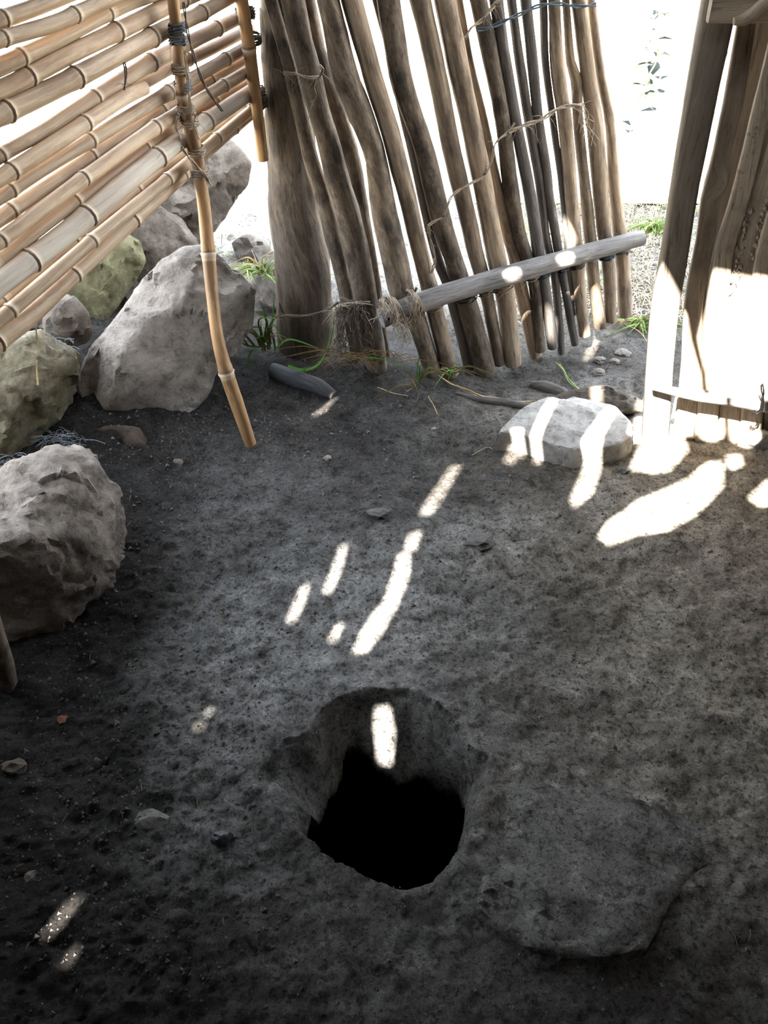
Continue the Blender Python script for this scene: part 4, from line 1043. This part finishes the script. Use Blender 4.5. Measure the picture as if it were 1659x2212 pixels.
grass('grass_tuft', tuft_blades((965, 805), 2.33, [((985, 815), (975, 800), (955, 806), 0), ((980, 815), (965, 795), (948, 800), 0)], 10, 40, .04, .7, 4), 'low sparse tuft at the foot of the gate', ['grass', 'straw_dark'], width=.002)
grass('grass_tuft', tuft_blades((780, 775), 2.32, [], 70, 110, .035, .95, 5), 'tangle of dry brown grass at the trunk and gate foot', ['grass', 'straw_dark'], width=.0010)
grass('grass_tuft', tuft_blades((1410, 500), 3.1, [], 40, 40, .06, .1, 6), 'green tuft outside in the doorway past the beam end', ['grass_mix', 'straw'], width=.003)
grass('grass_tuft', tuft_blades((1382, 700), 2.72, [], 40, 40, .035, .2, 7), 'pale green tuft outside beneath the last gate stick', ['grass_mix', 'straw'], width=.003)
grass('grass_tuft', tuft_blades((560, 590), 2.75, [], 30, 50, .07, .3, 8), 'bright grass tuft outside between grey stone and boulder', ['grass_mix', 'straw'], width=.003)
# dusty fibres between the boulders
def fibre_clump(u, v, z, n, sp, label, seed):
    rg = random.Random(seed); c = gp(u, v, z); paths = []
    for k in range(n):
        a = c + Vector((rg.gauss(0, sp), rg.gauss(0, sp * .4), rg.gauss(0, sp * .25))); d = Vector((rg.gauss(0, .03), -abs(rg.gauss(0, .02)), rg.gauss(.008, .012)))
        paths.append([a, a + d * .5 + Vector((0, 0, .006)), a + d])
    return tag(strands('root_fibre', paths, .0008, 'cobweb', None, 1, 0, seed), label, 'fibres')
fibre_clump(130, 950, .12, 60, .028, 'grey blue dusty fibres between mossy and rounded boulders', 1)
fibre_clump(20, 1000, .12, 50, .03, 'dusty fibres under the mossy boulder at the left edge', 2)
fibre_clump(110, 735, .30, 40, .02, 'pale dusty fibres on top of the mossy boulder', 3)
tag(strands('straw_stem', [[on_plane(80, 705, WP + WN * .06, WN), on_plane(82, 770, WP + WN * .08, WN), on_plane(80, 832, WP + WN * .1, WN)]], .0022, 'straw', None, 1), 'yellow straw hanging down over the mossy boulder', 'straw')

# weeds in the sun beyond the gate
def weed(u, v, Yp, h, n, label, seed):
    rg = random.Random(seed); root = empty('weed', on_ground(u, v, -.03), label, 'weed', 'weeds outside')
    b = Vector(root.location); b.z = -.03; root.location = b
    stem = [b, b + Vector((rg.gauss(0, .03), 0, h * .5)), b + Vector((rg.gauss(0, .06), 0, h))]
    strands('stem', [stem], .004, 'straw', root, 1)
    for k in range(n):
        t = rg.uniform(.15, 1); c = stem[0].lerp(stem[2], t); a = rg.uniform(0, 6.28); L = rg.uniform(.06, .14)
        d = Vector((math.cos(a), math.sin(a), rg.uniform(-.3, .5))) * L; sd = d.cross(Vector((0, 0, 1))).normalized() * L * .2
        V = [c, c + d * .5 + sd, c + d + Vector((0, 0, -.02)), c + d * .5 - sd, c + d * .5 + Vector((0, 0, -.008))]
        mesh_obj('leaf', V, [(0, 1, 4), (1, 2, 4), (2, 3, 4), (3, 0, 4)], 'leaf_far', root)
weed(1345, 330, 4.6, .42, 26, 'leafy weed growing outside right of the gate', 1)
weed(1395, 230, 5.6, .5, 18, 'tall thin weed farther off in the doorway', 2)
weed(1500, 260, 5.2, .35, 8, 'low weed outside behind the squared post', 3)

# ---- uncountable bits: crumbs of soil, outdoor straw litter
def crumbs():
    rg = random.Random(2); V, F = [], []
    for k in range(15000):
        if rg.random() < .42: x, y = rg.gauss(-.42, .22), rg.uniform(.7, 2.2)
        else: x, y = rg.uniform(-.7, 1.1), rg.uniform(.65, 2.5)
        if abs(x - .03) < .24 and abs(y - 1.1) < .24 or x > .55 and y > 1.95: continue
        s_ = min(.0085, .0016 * math.exp(rg.gauss(0.25, .5)))
        z = HZ(x, y); b = len(V)
        for dx, dy, dz in ((1, 0, 0), (-.5, .87, 0), (-.5, -.87, 0), (.1, .1, .9), (.4, -.5, .5)):
            V.append((x + dx * s_ * rg.uniform(.6, 1.2), y + dy * s_ * rg.uniform(.6, 1.2), z + dz * s_))
        for f in ((0, 1, 3), (1, 2, 3), (2, 4, 3), (4, 0, 3), (2, 0, 4)): F.append(tuple(b + i for i in f))
    return V, F
def HZ(x, y):
    i = min(max(int(np.searchsorted(gx, x)), 1), len(gx) - 1) - 1; j = min(max(int(np.searchsorted(gy, y)), 1), len(gy) - 1) - 1
    return float(max(Z[j, i], Z[j + 1, i + 1]) + min(Z[j, i], Z[j + 1, i + 1])) / 2 - .0005
V, F = crumbs()
tag(mesh_obj('soil_crumbs', V, F, 'rock_earth', smooth=False, origin=Vector((0, 1.4, 0))), 'loose crumbs of dark soil scattered over the floor', 'soil', kind='stuff')
def floor_straws():
    rg = random.Random(8); V, F = [], []
    for k in range(420):
        x, y = rg.uniform(-.6, .9), rg.uniform(.75, 2.45)
        if abs(x - .03) < .24 and abs(y - 1.1) < .24 or x > .55 and y > 1.95: continue
        z = HZ(x, y) + .0012; a = rg.uniform(0, 6.28); L = rg.uniform(.008, .03)
        d = Vector((math.cos(a), math.sin(a), 0)) * L; sd = Vector((-d.y, d.x, 0)).normalized() * .0006; c = Vector((x, y, z)); e = c + d; e.z = HZ(e.x, e.y) + .002
        m = (c + e) / 2 + sd * rg.uniform(-4, 4) + Vector((0, 0, .002)); b = len(V); up = Vector((0, 0, .0008))
        V.extend([c - sd, c + sd, m - sd, m + sd, e, c + up, m + up])
        for f in ((0, 2, 6, 5), (5, 6, 3, 1), (2, 4, 6), (6, 4, 3)): F.append(tuple(b + i for i in f))
    return V, F
V, F = floor_straws()
tag(mesh_obj('straw_bits', V, F, 'straw_dark', smooth=False, origin=Vector((.1, 1.5, 0))), 'tiny bits of straw strewn over the earth floor', 'straw', kind='stuff')
def litter():
    rg = random.Random(4); V, F, idx = [], [], []
    for k in range(15000):
        x, y = (rg.uniform(.4, 1.5), rg.uniform(2.75, 3.75)) if rg.random() < .5 else (rg.uniform(.35, 2.1), rg.uniform(2.75, 5.5)) if rg.random() < .6 else (rg.uniform(-1.6, -.2), rg.uniform(2.75, 5))
        if vn(x, y) < -.15: continue
        z = HZ(x, y) if y < 3.6 else -.03
        a = rg.uniform(0, 6.28); L = rg.uniform(.02, .07); up = rg.uniform(.0, .03) * (2 if rg.random() < .3 else .5)
        d = Vector((math.cos(a), math.sin(a), 0)) * L; sd = Vector((-d.y, d.x, 0)).normalized() * .0014; b = len(V)
        c = Vector((x, y, z + .003))
        V.extend([c - sd, c + sd, c + d * .5 + sd + Vector((0, 0, up)), c + d * .5 - sd + Vector((0, 0, up)), c + d + Vector((0, 0, up * .6))])
        g_ = 1 if (vn(x + 5, y) > .25 and rg.random() < .7) else 0
        F.append((b, b + 1, b + 2, b + 3)); F.append((b + 3, b + 2, b + 4)); idx += [g_, g_]
    return V, F, idx
def vn(x, y): return noise.noise(Vector((x * 4, y * 4, 0)))
V, F, idx = litter()
M['litter'] = plain_mat('straw_litter', (.27, .235, .165), sc=9, var=.5)
o = mesh_obj('straw_litter', V, F, 'litter', smooth=False, origin=Vector((.5, 4, 0)))
o.data.materials.append(M['grass_mix']); o.data.polygons.foreach_set('material_index', idx)
tag(o, 'dry straw and grass litter on the ground outside', 'grass', kind='stuff')
